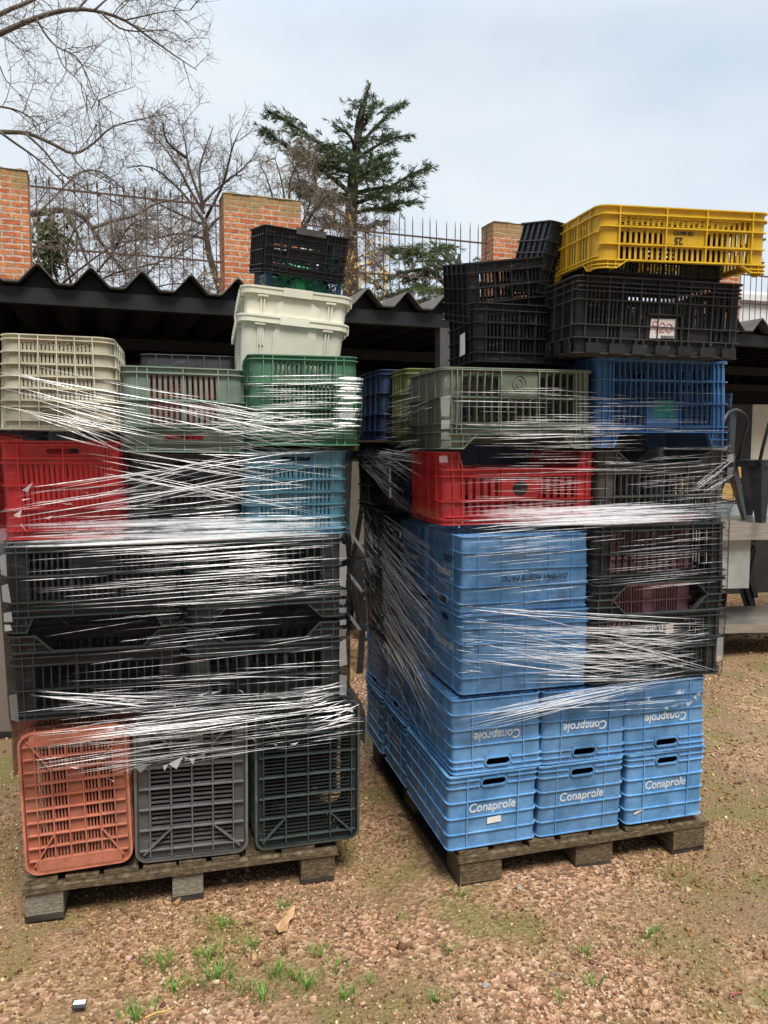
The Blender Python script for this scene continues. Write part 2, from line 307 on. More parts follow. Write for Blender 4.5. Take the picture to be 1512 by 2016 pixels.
def film_mat():
    """clear stretch film: see-through, mirror-like at a glancing angle, fine taut wrinkles along the wrap (uv.x runs round the stack)"""
    m, nt, N, L, out = mat('clear_stretch_film')
    tr = N.new('ShaderNodeBsdfTransparent'); tr.inputs[0].default_value = (0.99, 0.99, 0.995, 1)
    gl = N.new('ShaderNodeBsdfGlossy'); gl.inputs['Roughness'].default_value = 0.09
    tc = N.new('ShaderNodeTexCoord')
    mp = N.new('ShaderNodeMapping'); mp.inputs['Scale'].default_value = (2.2, 60, 1); L.new(tc.outputs['UV'], mp.inputs[0])
    n = noise(N, L, mp.outputs[0], 1.0, 5, 0.6)
    mp2 = N.new('ShaderNodeMapping'); mp2.inputs['Scale'].default_value = (5, 26, 1); mp2.inputs['Rotation'].default_value = (0, 0, 0.35); L.new(tc.outputs['UV'], mp2.inputs[0])
    n2 = noise(N, L, mp2.outputs[0], 1.0, 4, 0.6)
    ad = N.new('ShaderNodeMath'); ad.operation = 'ADD'; L.new(n.outputs[0], ad.inputs[0]); L.new(n2.outputs[0], ad.inputs[1])
    rg = ramp(N, [(0.9, (0, 0, 0)), (1.12, (.7, .7, .7)), (1.2, (1, 1, 1))]) if False else ramp(N, [(0.5, (0, 0, 0)), (0.6, (1, 1, 1))])
    hf = N.new('ShaderNodeMath'); hf.operation = 'MULTIPLY'; hf.inputs[1].default_value = 0.5; L.new(ad.outputs[0], hf.inputs[0]); L.new(hf.outputs[0], rg.inputs[0])
    bp = bump(N, L, rg.outputs[0], 0.5, 0.006); L.new(bp, gl.inputs['Normal'])
    fr = N.new('ShaderNodeFresnel'); fr.inputs['IOR'].default_value = 1.16; L.new(bp, fr.inputs['Normal'])
    mr = N.new('ShaderNodeMath'); mr.operation = 'MULTIPLY_ADD'; mr.use_clamp = True; L.new(fr.outputs[0], mr.inputs[0]); mr.inputs[1].default_value = 0.85; mr.inputs[2].default_value = 0.0
    mx = N.new('ShaderNodeMixShader'); L.new(mr.outputs[0], mx.inputs[0]); L.new(tr.outputs[0], mx.inputs[1]); L.new(gl.outputs[0], mx.inputs[2])
    # whitened where the stretched film has gone slightly cloudy
    df = N.new('ShaderNodeBsdfDiffuse'); df.inputs[0].default_value = (0.85, 0.87, 0.9, 1)
    r = ramp(N, [(0.5, (0, 0, 0)), (0.85, (0.008, 0.008, 0.008))]); L.new(n.outputs[0], r.inputs[0])
    mx2 = N.new('ShaderNodeMixShader'); L.new(r.outputs[0], mx2.inputs[0]); L.new(mx.outputs[0], mx2.inputs[1]); L.new(df.outputs[0], mx2.inputs[2])
    L.new(mx2.outputs[0], out.inputs[0]); return m
M['film'] = film_mat()
def crease_mat(name, alpha, fade=True):
    m, nt, N, L, out = mat(name)
    tr = N.new('ShaderNodeBsdfTransparent')
    p = N.new('ShaderNodeBsdfPrincipled'); p.inputs['Base Color'].default_value = (0.96, 0.965, 0.975, 1); p.inputs['Roughness'].default_value = 0.22
    p.inputs['Specular IOR Level'].default_value = 0.9
    t = N.new('ShaderNodeBsdfTranslucent'); t.inputs[0].default_value = (0.9, 0.92, 0.95, 1)
    m0 = N.new('ShaderNodeMixShader'); m0.inputs[0].default_value = 0.2; L.new(p.outputs[0], m0.inputs[1]); L.new(t.outputs[0], m0.inputs[2])
    g = N.new('ShaderNodeNewGeometry')
    mr = N.new('ShaderNodeMapRange'); mr.inputs['To Min'].default_value = alpha[0]; mr.inputs['To Max'].default_value = alpha[1]; L.new(g.outputs['Random Per Island'], mr.inputs[0])
    # a crease has sky glints painted in as white stretches, dying away at both ends (uv.x - 10 runs along it)
    tc = N.new('ShaderNodeTexCoord'); sx = N.new('ShaderNodeSeparateXYZ'); L.new(tc.outputs['UV'], sx.inputs[0])
    def mth(op, a, b_=None):
        k = N.new('ShaderNodeMath'); k.operation = op; k.use_clamp = op == 'SUBTRACT' and a == 1.0
        for i, v in enumerate((a, b_)):
            if v is None: continue
            if hasattr(v, 'is_output'): L.new(v, k.inputs[i])
            else: k.inputs[i].default_value = v
        return k.outputs[0]
    t = mth('MULTIPLY_ADD', sx.outputs['X'], 2.0); t.node.inputs[2].default_value = -21.0
    end = mth('SUBTRACT', 1.0, mth('POWER', mth('ABSOLUTE', t), 5.0))
    mp = N.new('ShaderNodeMapping'); mp.inputs['Scale'].default_value = (7, 1, 1); L.new(tc.outputs['UV'], mp.inputs[0])
    n = noise(N, L, mp.outputs[0], 1.0, 3, 0.6); r = ramp(N, [(0.36, (0.28, 0.28, 0.28)), (0.56, (1, 1, 1))]); L.new(n.outputs[0], r.inputs[0])
    al = mth('MULTIPLY', mth('MULTIPLY', mr.outputs[0], end), r.outputs[0]) if fade else mr.outputs[0]
    mx = N.new('ShaderNodeMixShader'); L.new(al, mx.inputs[0]); L.new(tr.outputs[0], mx.inputs[1]); L.new(m0.outputs[0], mx.inputs[2])
    L.new(mx.outputs[0], out.inputs[0]); return m
M['crease'] = crease_mat('film_crease', (0.7, 1.0))
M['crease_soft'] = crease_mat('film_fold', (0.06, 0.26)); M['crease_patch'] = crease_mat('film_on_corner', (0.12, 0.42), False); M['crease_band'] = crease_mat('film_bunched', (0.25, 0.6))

# ---------------------------------------------------------------- mesh builder
V3 = lambda *a: np.array(a, float)
class Frame:
    def __init__(s, o, ex, ey, en, w=None): s.o, s.ex, s.ey, s.en, s.w = V3(*o), V3(*ex), V3(*ey), V3(*en), w
    def pt(s, x, y, n):
        if s.w is not None:                                   # mitred wall: ends follow the corner
            if x < 1e-6: x = x - n
            elif x > s.w - 1e-6: x = x + n
        return s.o + s.ex * x + s.ey * y + s.en * n
class MB:
    def __init__(s): s.v = []; s.f = []; s.mi = []
    def add(s, pts, faces, mi=0):
        b = len(s.v); s.v += [tuple(p) for p in pts]
        for f in faces: s.f.append(tuple(b + i for i in f)); s.mi.append(mi)
    def box(s, F, x0, x1, y0, y1, n0, n1, mi=0, brk=None, ends=True):
        xs = [x0] + sorted(b for b in (brk or []) if x0 + 1e-4 < b < x1 - 1e-4) + [x1]
        P = []
        for x in xs: P += [F.pt(x, y0, n0), F.pt(x, y1, n0), F.pt(x, y1, n1), F.pt(x, y0, n1)]
        fs = []
        for i in range(len(xs) - 1):
            a = 4 * i; b = a + 4
            fs += [(a, a + 1, b + 1, b), (a + 1, a + 2, b + 2, b + 1), (a + 2, a + 3, b + 3, b + 2), (a + 3, a, b, b + 3)]
        if ends: fs += [(3, 2, 1, 0), (len(P) - 4, len(P) - 3, len(P) - 2, len(P) - 1)]
        s.add(P, fs, mi)
    def plate(s, F, x0, x1, y0, y1, n0, n1, holes=(), xb=(), yb=(), endcaps=True):
        xs = sorted(set([round(v, 5) for v in [x0, x1, *xb] + [h[0] for h in holes] + [h[2] for h in holes] if x0 - 1e-6 <= v <= x1 + 1e-6]))
        ys = sorted(set([round(v, 5) for v in [y0, y1, *yb] + [h[1] for h in holes] + [h[3] for h in holes] if y0 - 1e-6 <= v <= y1 + 1e-6]))
        nx, ny = len(xs) - 1, len(ys) - 1
        xa, ya = np.array(xs), np.array(ys)
        xc, yc = (xa[1:] + xa[:-1]) / 2, (ya[1:] + ya[:-1]) / 2
        sol = np.ones((nx, ny), bool)
        for h in holes:
            sol[np.ix_((xc > h[0]) & (xc < h[2]), (yc > h[1]) & (yc < h[3]))] = False
        fx = set(round(b, 5) for b in xb)
        for j in range(ny):
            i = 0
            while i < nx:
                if not sol[i, j]: i += 1; continue
                k = i + 1
                while k < nx and sol[k, j] and xs[k] not in fx: k += 1
                a = [(xs[i], ys[j]), (xs[k], ys[j]), (xs[k], ys[j + 1]), (xs[i], ys[j + 1])]
                s.add([F.pt(x, y, n1) for x, y in a] + [F.pt(x, y, n0) for x, y in a], [(0, 1, 2, 3), (7, 6, 5, 4)])
                i = k
        def wall(xA, yA, xB, yB): s.add([F.pt(xA, yA, n0), F.pt(xB, yB, n0), F.pt(xB, yB, n1), F.pt(xA, yA, n1)], [(0, 1, 2, 3)])
        for j in range(ny):
            for i in range(nx + 1):
                l = sol[i - 1, j] if i > 0 else False; r = sol[i, j] if i < nx else False
                if l != r and (endcaps or 0 < i < nx): wall(xs[i], ys[j], xs[i], ys[j + 1])
        for i in range(nx):
            for j in range(ny + 1):
                l = sol[i, j - 1] if j > 0 else False; r = sol[i, j] if j < ny else False
                if l != r: wall(xs[i], ys[j], xs[i + 1], ys[j])
    def prism(s, F, poly, n0, n1, mi=0):
        k = len(poly)
        s.add([F.pt(x, y, n0) for x, y in poly] + [F.pt(x, y, n1) for x, y in poly],
              [tuple(range(k))[::-1], tuple(range(k, 2 * k))] + [(i, (i + 1) % k, k + (i + 1) % k, k + i) for i in range(k)], mi)
    def bar(s, F, xA, yA, xB, yB, th, n0, n1, mi=0):
        d = V3(xB - xA, yB - yA, 0); L = np.linalg.norm(d); d /= L; q = V3(-d[1], d[0], 0) * th / 2
        s.prism(F, [(xA + q[0], yA + q[1]), (xB + q[0], yB + q[1]), (xB - q[0], yB - q[1]), (xA - q[0], yA - q[1])], n0, n1, mi)
    def stadium(s, F, cx, cy, w, h, ow, oh, n0, n1, lip=0.004, lipn=0.004):
        """plate with a pill-shaped hole in a rectangular surround, and a raised lip round the hole"""
        K = 24; inn = []; outp = []; lipo = []
        r = h / 2; hw = w / 2 - r
        for i in range(K):
            t = 2 * math.pi * (i + 0.5) / K; c, sn = math.cos(t), math.sin(t)
            inn.append((cx + math.copysign(hw, c) + r * c, cy + r * sn)); lipo.append((cx + math.copysign(hw, c) + (r + lip) * c, cy + (r + lip) * sn))
            k = min(ow / 2 / max(abs(c) , 1e-6), oh / 2 / max(abs(sn), 1e-6)); 
            px, py = c * ow / 2, sn * oh / 2; mxx = max(abs(c), abs(sn)); outp.append((cx + c / mxx * ow / 2, cy + sn / mxx * oh / 2))
        def ring(A, B, na, nb): 
            P = [F.pt(x, y, na) for x, y in A] + [F.pt(x, y, nb) for x, y in B]
            s.add(P, [(i, (i + 1) % K, K + (i + 1) % K, K + i) for i in range(K)])
        ring(outp, inn, n1, n1); ring(inn, outp, n0, n0); ring(inn, inn, n1 + lipn, n0)
        ring(lipo, inn, n1 + lipn, n1 + lipn); ring(lipo, lipo, n1, n1 + lipn)
    def tube(s, pts, rad, k=6, mi=0, cap=True):
        pts = [V3(*p) for p in pts]; n = len(pts)
        if not hasattr(rad, '__len__'): rad = [rad] * n
        P = []; up = V3(0.13, 0.31, 0.94)
        for i in range(n):
            d = pts[min(i + 1, n - 1)] - pts[max(i - 1, 0)]; d /= (np.linalg.norm(d) + 1e-9)
            a = np.cross(d, up); la = np.linalg.norm(a)
            if la < 0.05: a = np.cross(d, V3(1, 0, 0)); la = np.linalg.norm(a)
            a /= la; b = np.cross(d, a)
            for j in range(k):
                t = 2 * math.pi * j / k; P.append(pts[i] + rad[i] * (a * math.cos(t) + b * math.sin(t)))
        fs = []
        for i in range(n - 1):
            for j in range(k): fs.append((i * k + j, i * k + (j + 1) % k, (i + 1) * k + (j + 1) % k, (i + 1) * k + j))
        if cap: fs += [tuple(range(k))[::-1], tuple(range((n - 1) * k, n * k))]
        s.add(P, fs, mi)
    def deform(s, fn):
        if s.v: s.v = [tuple(r) for r in fn(np.array(s.v))]
    def mesh(s, name, *mats):
        me = bpy.data.meshes.new(name); me.from_pydata(s.v, [], s.f)
        for m in mats: me.materials.append(m)
        if len(mats) > 1: me.polygons.foreach_set('material_index', s.mi)
        me.update(); return me
WF = Frame((0, 0, 0), (1, 0, 0), (0, 1, 0), (0, 0, 1))                     # plain xyz frame: x, y, n=z
def obj(name, data, parent=None):
    o = bpy.data.objects.new(name, data); COL.objects.link(o)
    if parent is not None: o.parent = parent
    return o
def tag(o, label=None, cat=None, group=None, kind=None):
    if label: o['label'] = label
    if cat: o['category'] = cat
    if group: o['group'] = group
    if kind: o['kind'] = kind
    return o
def thing(name, label, cat, group=None, mw=None):
    o = obj(name, None); o.empty_display_size = 0.1; tag(o, label, cat, group)
    if mw is not None: o.matrix_world = mw
    return o
def smooth(me):
    me.polygons.foreach_set('use_smooth', [True] * len(me.polygons)); return me
_tc = {}
def text_mesh(txt, size, m, offset=0.0, shear=0.0, extrude=0.0006, spacing=1.0):
    key = (txt, size, m.name, offset, shear)
    if key in _tc: return _tc[key]
    cu = bpy.data.curves.new('lettering', 'FONT'); cu.body = txt; cu.size = size; cu.align_x = 'CENTER'; cu.align_y = 'CENTER'
    cu.extrude = extrude; cu.offset = offset; cu.shear = shear; cu.space_character = spacing; cu.resolution_u = 3
    o = bpy.data.objects.new('lettering', cu); COL.objects.link(o)
    dg = bpy.context.evaluated_depsgraph_get(); me = bpy.data.meshes.new_from_object(o.evaluated_get(dg))
    bpy.data.objects.remove(o); me.name = 'lettering'; me.materials.clear(); me.materials.append(m)
    _tc[key] = me; return me
def frame_mat(F, x, y, n, spin=0.0):
    p = F.o + F.ex * x + F.ey * y + F.en * n
    m = Matrix(((F.ex[0], F.ey[0], F.en[0], p[0]), (F.ex[1], F.ey[1], F.en[1], p[1]), (F.ex[2], F.ey[2], F.en[2], p[2]), (0, 0, 0, 1)))
    return m @ Matrix.Rotation(spin, 4, 'Z')

# ---------------------------------------------------------------- crates
def body_fn(L, W, H, r, tap, amp, seed):
    """rounds the four upright corners, tapers towards the base and adds the slight warp of a used crate"""
    q = np.random.default_rng(seed); ph = q.uniform(0, 6.28, 8); fr = q.uniform(3, 9, 8)
    hx, hy = L / 2 - r, W / 2 - r
    def fn(v):
        x, y, z = v[:, 0].copy(), v[:, 1].copy(), v[:, 2].copy()
        ax, ay = np.abs(x) - hx, np.abs(y) - hy
        c = (ax > 1e-6) & (ay > 1e-6)
        m = np.maximum(ax, ay); mn = np.minimum(ax, ay)
        th = np.where(ax >= ay, 45 * mn / np.maximum(m, 1e-9), 90 - 45 * mn / np.maximum(m, 1e-9)) * math.pi / 180
        x = np.where(c, np.sign(x) * (hx + m * np.cos(th)), x); y = np.where(c, np.sign(y) * (hy + m * np.sin(th)), y)
        k = 1 - tap * (1 - z / H); x, y = x * k, y * k
        dx = amp * (np.sin(fr[0] * y + ph[0]) * 0.6 + np.sin(fr[1] * 2 * z + ph[1]))
        dy = amp * (np.sin(fr[2] * x + ph[2]) * 0.8 + np.sin(fr[3] * 2 * z + ph[3]))
        dz = amp * (np.sin(fr[4] * x + ph[4]) * 0.7 + np.sin(fr[5] * y + ph[5]) * 0.7)
        return np.stack([x + dx, y + dy, z + dz], 1)
    return fn
def wall_frames(L, W):
    return {'front': Frame((-L / 2, -W / 2, 0), (1, 0, 0), (0, 0, 1), (0, -1, 0), L),
            'back': Frame((L / 2, W / 2, 0), (-1, 0, 0), (0, 0, 1), (0, 1, 0), L),
            'right': Frame((L / 2, -W / 2, 0), (0, 1, 0), (0, 0, 1), (1, 0, 0), W),
            'left': Frame((-L / 2, W / 2, 0), (0, -1, 0), (0, 0, 1), (-1, 0, 0), W)}
def corner_brk(w, r): return [r * 0.3, r * 0.65, r, w - r, w - r * 0.65, w - r * 0.3]

def slot_wall(F, w, h, S, r):
    """one wall of a slatted crate. S: mx corner width, rows heights, nb bays, ns slots per bay, duty, skip {(bay,row)}, rib depth,
    notch (corner width, chamfer, drop), extra rects, hand holes"""
    b = MB(); t = 0.0028; rib = S.get('rib', 0.011); mx = S.get('mx', 0.05); rows = S['rows']; nb = S['nb']; ns = S['ns']; duty = S.get('duty', 0.5)
    nt_ = S.get('notch'); top = h - nt_[2] if nt_ else h; th = S.get('th', 0.0036)
    X = S.get('X') or list(np.linspace(mx, w - mx, nb + 1)); nb = len(X) - 1
    holes = []
    for i in range(nb):
        for j in range(len(rows) - 1):
            if (i, j) in S.get('skip', ()): continue
            k = S['nsd'][i] if 'nsd' in S else ns
            a, c = X[i] + 0.004, X[i + 1] - 0.004; pit = (c - a) / k
            ya, yb_ = rows[j] + S.get('vm', 0.006), rows[j + 1] - S.get('vm', 0.006)
            for q in range(k):
                if (i, j, q) in S.get('solid', ()): continue
                m0 = a + pit * (q + 0.5)
                holes.append((m0 - pit * duty / 2, ya, m0 + pit * duty / 2, yb_))
    holes += S.get('holes', [])
    cb = corner_brk(w, r)
    b.plate(F, 0, w, 0, top, -t, 0, holes, cb, endcaps=False)
    for x in X: b.box(F, x - th / 2, x + th / 2, S.get('v0', 0.0) + 0.001, top - 0.001, 0.0002, rib - 0.0015, mi=1)
    for x in S.get('vx', []): b.box(F, x - th / 2, x + th / 2, 0.001, top - 0.001, 0.0002, rib - 0.002, mi=1)
    for y in list(rows) + S.get('hy', []):
        b.box(F, 0, w, y - th / 2, y + th / 2, 0.0001, rib, brk=cb, ends=False, mi=1)
    if S.get('slat_ribs'):                                     # a thin fin standing on every slat
        for i in range(nb):
            k = S['nsd'][i] if 'nsd' in S else ns
            a, c = X[i] + 0.004, X[i + 1] - 0.004; pit = (c - a) / k
            for q in range(1, k):
                for j in range(len(rows) - 1):
                    if (i, j) in S.get('skip', ()): continue
                    b.box(F, a + pit * q - 0.0012, a + pit * q + 0.0012, rows[j] + 0.003, rows[j + 1] - 0.003, 0.0002, rib * 0.55, mi=1)
    b.box(F, 0, w, 0.0004, 0.0004 + th, 0.0001, rib * 0.9, brk=cb, ends=False, mi=1)
    b.box(F, 0, w, top - th, top + 0.0006, -t - 0.004, rib + 0.003, brk=cb, ends=False, mi=1)
    if nt_:
        cw, ch, dr = nt_
        for sgn in (0, 1):
            fx = (lambda x: x) if not sgn else (lambda x: w - x)
            poly = [(0, top), (r * .3, top), (r * .65, top), (r, top), (cw + ch, top), (cw, h), (r, h), (r * .65, h), (r * .3, h), (0, h)]
            poly = [(fx(x), y) for x, y in poly]
            if sgn: poly = poly[::-1]
            k = len(poly)
            # corner upstand in strips so that it can follow the rounded corner
            xs = [0, r * .3, r * .65, r, cw]
            for q in range(4): b.box(F, *sorted((fx(xs[q]), fx(xs[q + 1]))), top + 0.0007, h, -t, 0, ends=False)
            tri = [(fx(cw), top + 0.0007), (fx(cw + ch), top + 0.0007), (fx(cw), h)]
            b.prism(F, tri if not sgn else tri[::-1], -t, 0)
            b.bar(F, fx(cw + ch), top + 0.001, fx(cw), h, th, -t - 0.003, rib + 0.002, mi=1)
            for y in (h - th / 2, top + dr * 0.5):
                b.box(F, *sorted((0 if not sgn else w, fx(cw + ch * (0.02 if y > top + dr * .8 else 0.5)))), y - th / 2, y + th / 2, 0.0003, rib + 0.001, brk=cb, ends=False, mi=1)
            for x in (r * 1.05, cw):
                b.box(F, fx(x) - th / 2, fx(x) + th / 2, top + 0.001, h - 0.001, 0.0002, rib - 0.001, mi=1)
    return b
def handle_hole(b, F, cx, cy, w, h):
    b.stadium(F, cx, cy, w, h, w + 0.012, h + 0.010, -0.0027, 0.0003)
def base_plate(L, W, S, r):
    b = MB(); F = Frame((-L / 2, W / 2, 0), (1, 0, 0), (0, -1, 0), (0, 0, -1)); t = 0.003; g = t + 0.0012
    kx, ky = S.get('bx', 8), S.get('by', 5); mxx, myy = S.get('bmx', 0.045), S.get('bmy', 0.035)
    z0 = -S.get('bz', 0.010)                                    # plate lies above the rib feet
    X = list(np.linspace(mxx, L - mxx, kx + 1)); Y = list(np.linspace(myy, W - myy, ky + 1)); holes = []
    al = S.get('bdir', 'x'); k = S.get('bs', 3); du = S.get('bduty', 0.5)
    for i in range(kx):
        for j in range(ky):
            if (i, j) in S.get('bskip', ()): continue
            a, c, d, e = X[i] + 0.004, X[i + 1] - 0.004, Y[j] + 0.004, Y[j + 1] - 0.004
            for q in range(k):
                if al == 'x': p = (e - d) / k; m0 = d + p * (q + .5); holes.append((a, m0 - p * du / 2, c, m0 + p * du / 2))
                else: p = (c - a) / k; m0 = a + p * (q + .5); holes.append((m0 - p * du / 2, d, m0 + p * du / 2, e))
    b.plate(F, g, L - g, g, W - g, z0 - t, z0, holes, corner_brk(L, r), corner_brk(W, r))
    th = 0.0035; rb = 0.0
    for x in X: b.box(F, x - th / 2, x + th / 2, g + 0.004, W - g - 0.004, z0 + 0.0002, -0.0005, mi=1)
    for y in Y: b.box(F, g + 0.004, L - g - 0.004, y - th / 2, y + th / 2, z0 + 0.0002, 0.0001, mi=1)
    if S.get('diag', True):
        for sx in (0, 1):
            for sy in (0, 1):
                f = lambda x, y: ((x if not sx else L - x), (y if not sy else W - y))
                A = f(r * 0.5, r * 0.5); B = f(X[2] if kx > 7 else X[1], Y[1]); b.bar(F, *A, *B, th * 1.3, z0 + 0.0003, 0.0006, mi=1)
    return b

def stick(pn, me, wall, F, x, y, n, spin=0.0, fn=None, sc=1.0):
    """lays lettering or a label on a crate wall, following the wall's warp"""
    c = me.copy(); c.transform(frame_mat(F, x, y, n, spin) @ Matrix.Scale(sc, 4, (1, 0, 0)))
    if fn:
        v = np.empty(len(c.vertices) * 3); c.vertices.foreach_get('co', v); c.vertices.foreach_set('co', fn(v.reshape(-1, 3)).ravel())
    c.update(); return obj(pn, c, wall)

def make_crate(name, label, cat, m, dims, long, short, r=0.025, tap=0.03, base=None, group=None, amp=0.0016, seed=1, extras=None):
    """slatted crate: Empty > base, two long side walls, two short end walls (each wall with its ribs); open side is +z"""
    L, W, H = dims; root = thing(name, label, cat, group)
    fn = body_fn(L, W, H, r, tap, amp, seed); Fs = wall_frames(L, W)
    bp = base_plate(L, W, base or {}, r); bp.deform(fn); obj('base', bp.mesh('base', m, worn(m)), root)
    for k in ('front', 'back', 'right', 'left'):
        lg = k in ('front', 'back'); S = dict(long if lg else short); w = L if lg else W
        hh = S.get('hand')
        if hh: S['holes'] = S.get('holes', []) + [(w / 2 - hh[1] / 2, hh[0] - hh[2] / 2, w / 2 + hh[1] / 2, hh[0] + hh[2] / 2)]
        b = slot_wall(Fs[k], w, H, S, r)
        if hh: handle_hole(b, Fs[k], w / 2, hh[0], hh[1] - 0.010, hh[2] - 0.008)
        b.deform(fn); o = obj('side_wall' if lg else 'end_wall', b.mesh('wall', m, worn(m)), root)
        if extras and k in extras:
            for pn, me, x, y, n, spin in extras[k]: stick(pn, me, o, Fs[k], x, y, n, spin, fn)
    return root
def dup(root, label=None, group=None):
    c = root.copy(); COL.objects.link(c)
    if label: c['label'] = label
    if group: c['group'] = group
    for ch in root.children:
        d = ch.copy(); COL.objects.link(d); d.parent = c
        for g in ch.children:
            e = g.copy(); COL.objects.link(e); e.parent = d
    return c

# pallet frames
PL = (Vector((-1.202, 2.459, 0)), R(14.06)); PR = (Vector((0.273, 2.654, 0)), R(15.54))
def pal(P): return Matrix.Translation(P[0]) @ Matrix.Rotation(P[1], 4, 'Z')
def put(root, P, u, v, z, dims, how, yaw=0.0, roll=0.0, pitch=0.0):
    """(u, v, z) is the near left bottom corner of the crate in the pallet's frame; how says which way the crate lies"""
    L, W, H = dims
    if how in ('long', 'long_down'): bx = (L, W, H)
    elif how in ('short', 'short_down', 'short_back', 'short_back_down'): bx = (W, L, H)
    elif how == 'base_front': bx = (W, H, L)
    elif how == 'on_side': bx = (L, H, W)
    Rm = {'long': Matrix.Identity(4), 'long_down': Matrix.Rotation(math.pi, 4, 'Y') @ Matrix.Rotation(math.pi, 4, 'Z'),
          'short': Matrix.Rotation(math.pi / 2, 4, 'Z'), 'short_down': Matrix.Rotation(math.pi / 2, 4, 'Z') @ Matrix.Rotation(math.pi, 4, 'X'),
          'base_front': Matrix(((0, 1, 0, 0), (0, 0, 1, 0), (1, 0, 0, 0), (0, 0, 0, 1))),
          'on_side': Matrix(((1, 0, 0, 0), (0, 0, 1, 0), (0, -1, 0, 0), (0, 0, 0, 1)))}[how]
    c0 = Rm @ Vector((0, 0, H / 2))
    T = Matrix.Translation((u + bx[0] / 2, v + bx[1] / 2, z + bx[2] / 2)) @ Matrix.Rotation(R(yaw), 4, 'Z') @ Matrix.Rotation(R(roll), 4, 'Y') @ Matrix.Rotation(R(pitch), 4, 'X')
    root.matrix_world = pal(P) @ T @ Matrix.Translation(-c0) @ Rm
    return root
def put_pose(root, pos, rot, dims, how='long'):
    """free pose: pos is the near left bottom corner in the world, rot = (tilt about x, tilt about y, heading) in degrees"""
    L, W, H = dims
    Rm = Matrix.Rotation(R(rot[2]), 4, 'Z') @ Matrix.Rotation(R(rot[0]), 4, 'X') @ Matrix.Rotation(R(rot[1]), 4, 'Y')
    if how == 'long': Q = Matrix.Translation((L / 2, W / 2, 0))
    elif how == 'long_down': Q = Matrix.Translation((L / 2, W / 2, H)) @ Matrix.Rotation(math.pi, 4, 'Y') @ Matrix.Rotation(math.pi, 4, 'Z')
    elif how == 'short': Q = Matrix.Translation((W / 2, L / 2, 0)) @ Matrix.Rotation(math.pi / 2, 4, 'Z')
    elif how == 'short_down': Q = Matrix.Translation((W / 2, L / 2, H)) @ Matrix.Rotation(math.pi / 2, 4, 'Z') @ Matrix.Rotation(math.pi, 4, 'X')
    root.matrix_world = Matrix.Translation(pos) @ Rm @ Q
    return root

# ---- blue dairy crates: solid ribbed walls, pill-shaped hand holes, white lettering on the short walls
CD = (0.50, 0.345, 0.272)
def make_dairy(seed):
    L, W, H = CD; fn = body_fn(L, W, H, 0.016, 0.012, 0.0028, seed); Fs = wall_frames(L, W); m = M['dairy_blue']
    fr = [0.205, 0.415, 0.63, 0.835, 0.925]
    hs = [H * f for f in fr]; th = 0.0034; rb = 0.0062; t = 0.0032; r = 0.016
    root = thing('dairy_crate', 'x', 'crate')
    bp = base_plate(L, W, dict(bx=10, by=7, bs=2, bduty=0.4, bmx=0.03, bmy=0.03, diag=False, bz=0.006), r); bp.deform(fn); obj('base', bp.mesh('base', m, worn(m)), root)
    for k in ('front', 'back', 'right', 'left'):
        lg = k in ('front', 'back'); w = L if lg else W; F = Fs[k]; b = MB(); cb = corner_brk(w, r)
        hw, hh, hy = 0.098, 0.030, H * 0.875
        holes = [] if lg else [(w / 2 - hw / 2 - 0.004, hy - hh / 2 - 0.004, w / 2 + hw / 2 + 0.004, hy + hh / 2 + 0.004)]
        b.plate(F, 0, w, 0, H, -t, 0, holes, cb + list(np.linspace(.05, w - .05, 8)), [H * .25, H * .4, H * .52, H * .65], endcaps=False)
        xs = [w * q for q in ((0.13, 0.315, 0.5, 0.685, 0.87) if lg else (0.205, 0.785))]
        for x in xs: b.box(F, x - th / 2, x + th / 2, 0.001, H - 0.001, 0.0002, rb - 0.002, mi=1)
        for i, y in enumerate(hs):
            for (xa, xb_) in ([(0, w)] if lg or i < 3 else [(0, w / 2 - hw / 2 - 0.006), (w / 2 + hw / 2 + 0.006, w)]):
                b.box(F, xa, xb_, y - th / 2, y + th / 2, 0.0001, rb, brk=cb, ends=False, mi=1)
        b.box(F, 0, w, 0.0004, 0.004, 0.0001, rb * 0.8, brk=cb, ends=False, mi=1)
        b.box(F, 0, w, H - 0.004, H + 0.0006, -t - 0.003, rb + 0.0008, brk=cb, ends=False, mi=1)
        if not lg: b.stadium(F, w / 2, hy, hw - 0.006, hh - 0.004, hw + 0.010, hh + 0.009, -t + 0.0004, 0.0004, 0.005, 0.0068)
        b.deform(fn); o = obj('side_wall' if lg else 'end_wall', b.mesh('wall', m, worn(m)), root)
        if not lg:
            stick('lettering', text_mesh('Conaprole', 0.046, M['print_white'], 0.0008, 0.16), o, F, w / 2 - 0.002, H * 0.525, 0.0015, 0, fn, .93)
            stick('embossed_lettering', text_mesh('CONAPROLE', 0.019, m, 0.0002, 0, 0.0012, 1.35), o, F, w / 2, H * 0.962, 0.0012, 0, fn)
    return root
_dairy, _uses = [], []
def dairy(label, P, u, v, z, how, yaw=0.0, group='blue dairy crates'):
    if len(_dairy) < 4: o = make_dairy(5 + len(_dairy)); _dairy.append(o); _uses.append(0)
    else: k = rng.randrange(4); o = dup(_dairy[k])
    tag(o, label, 'crate', group)
    return put(o, P, u, v, z, CD, how, yaw)

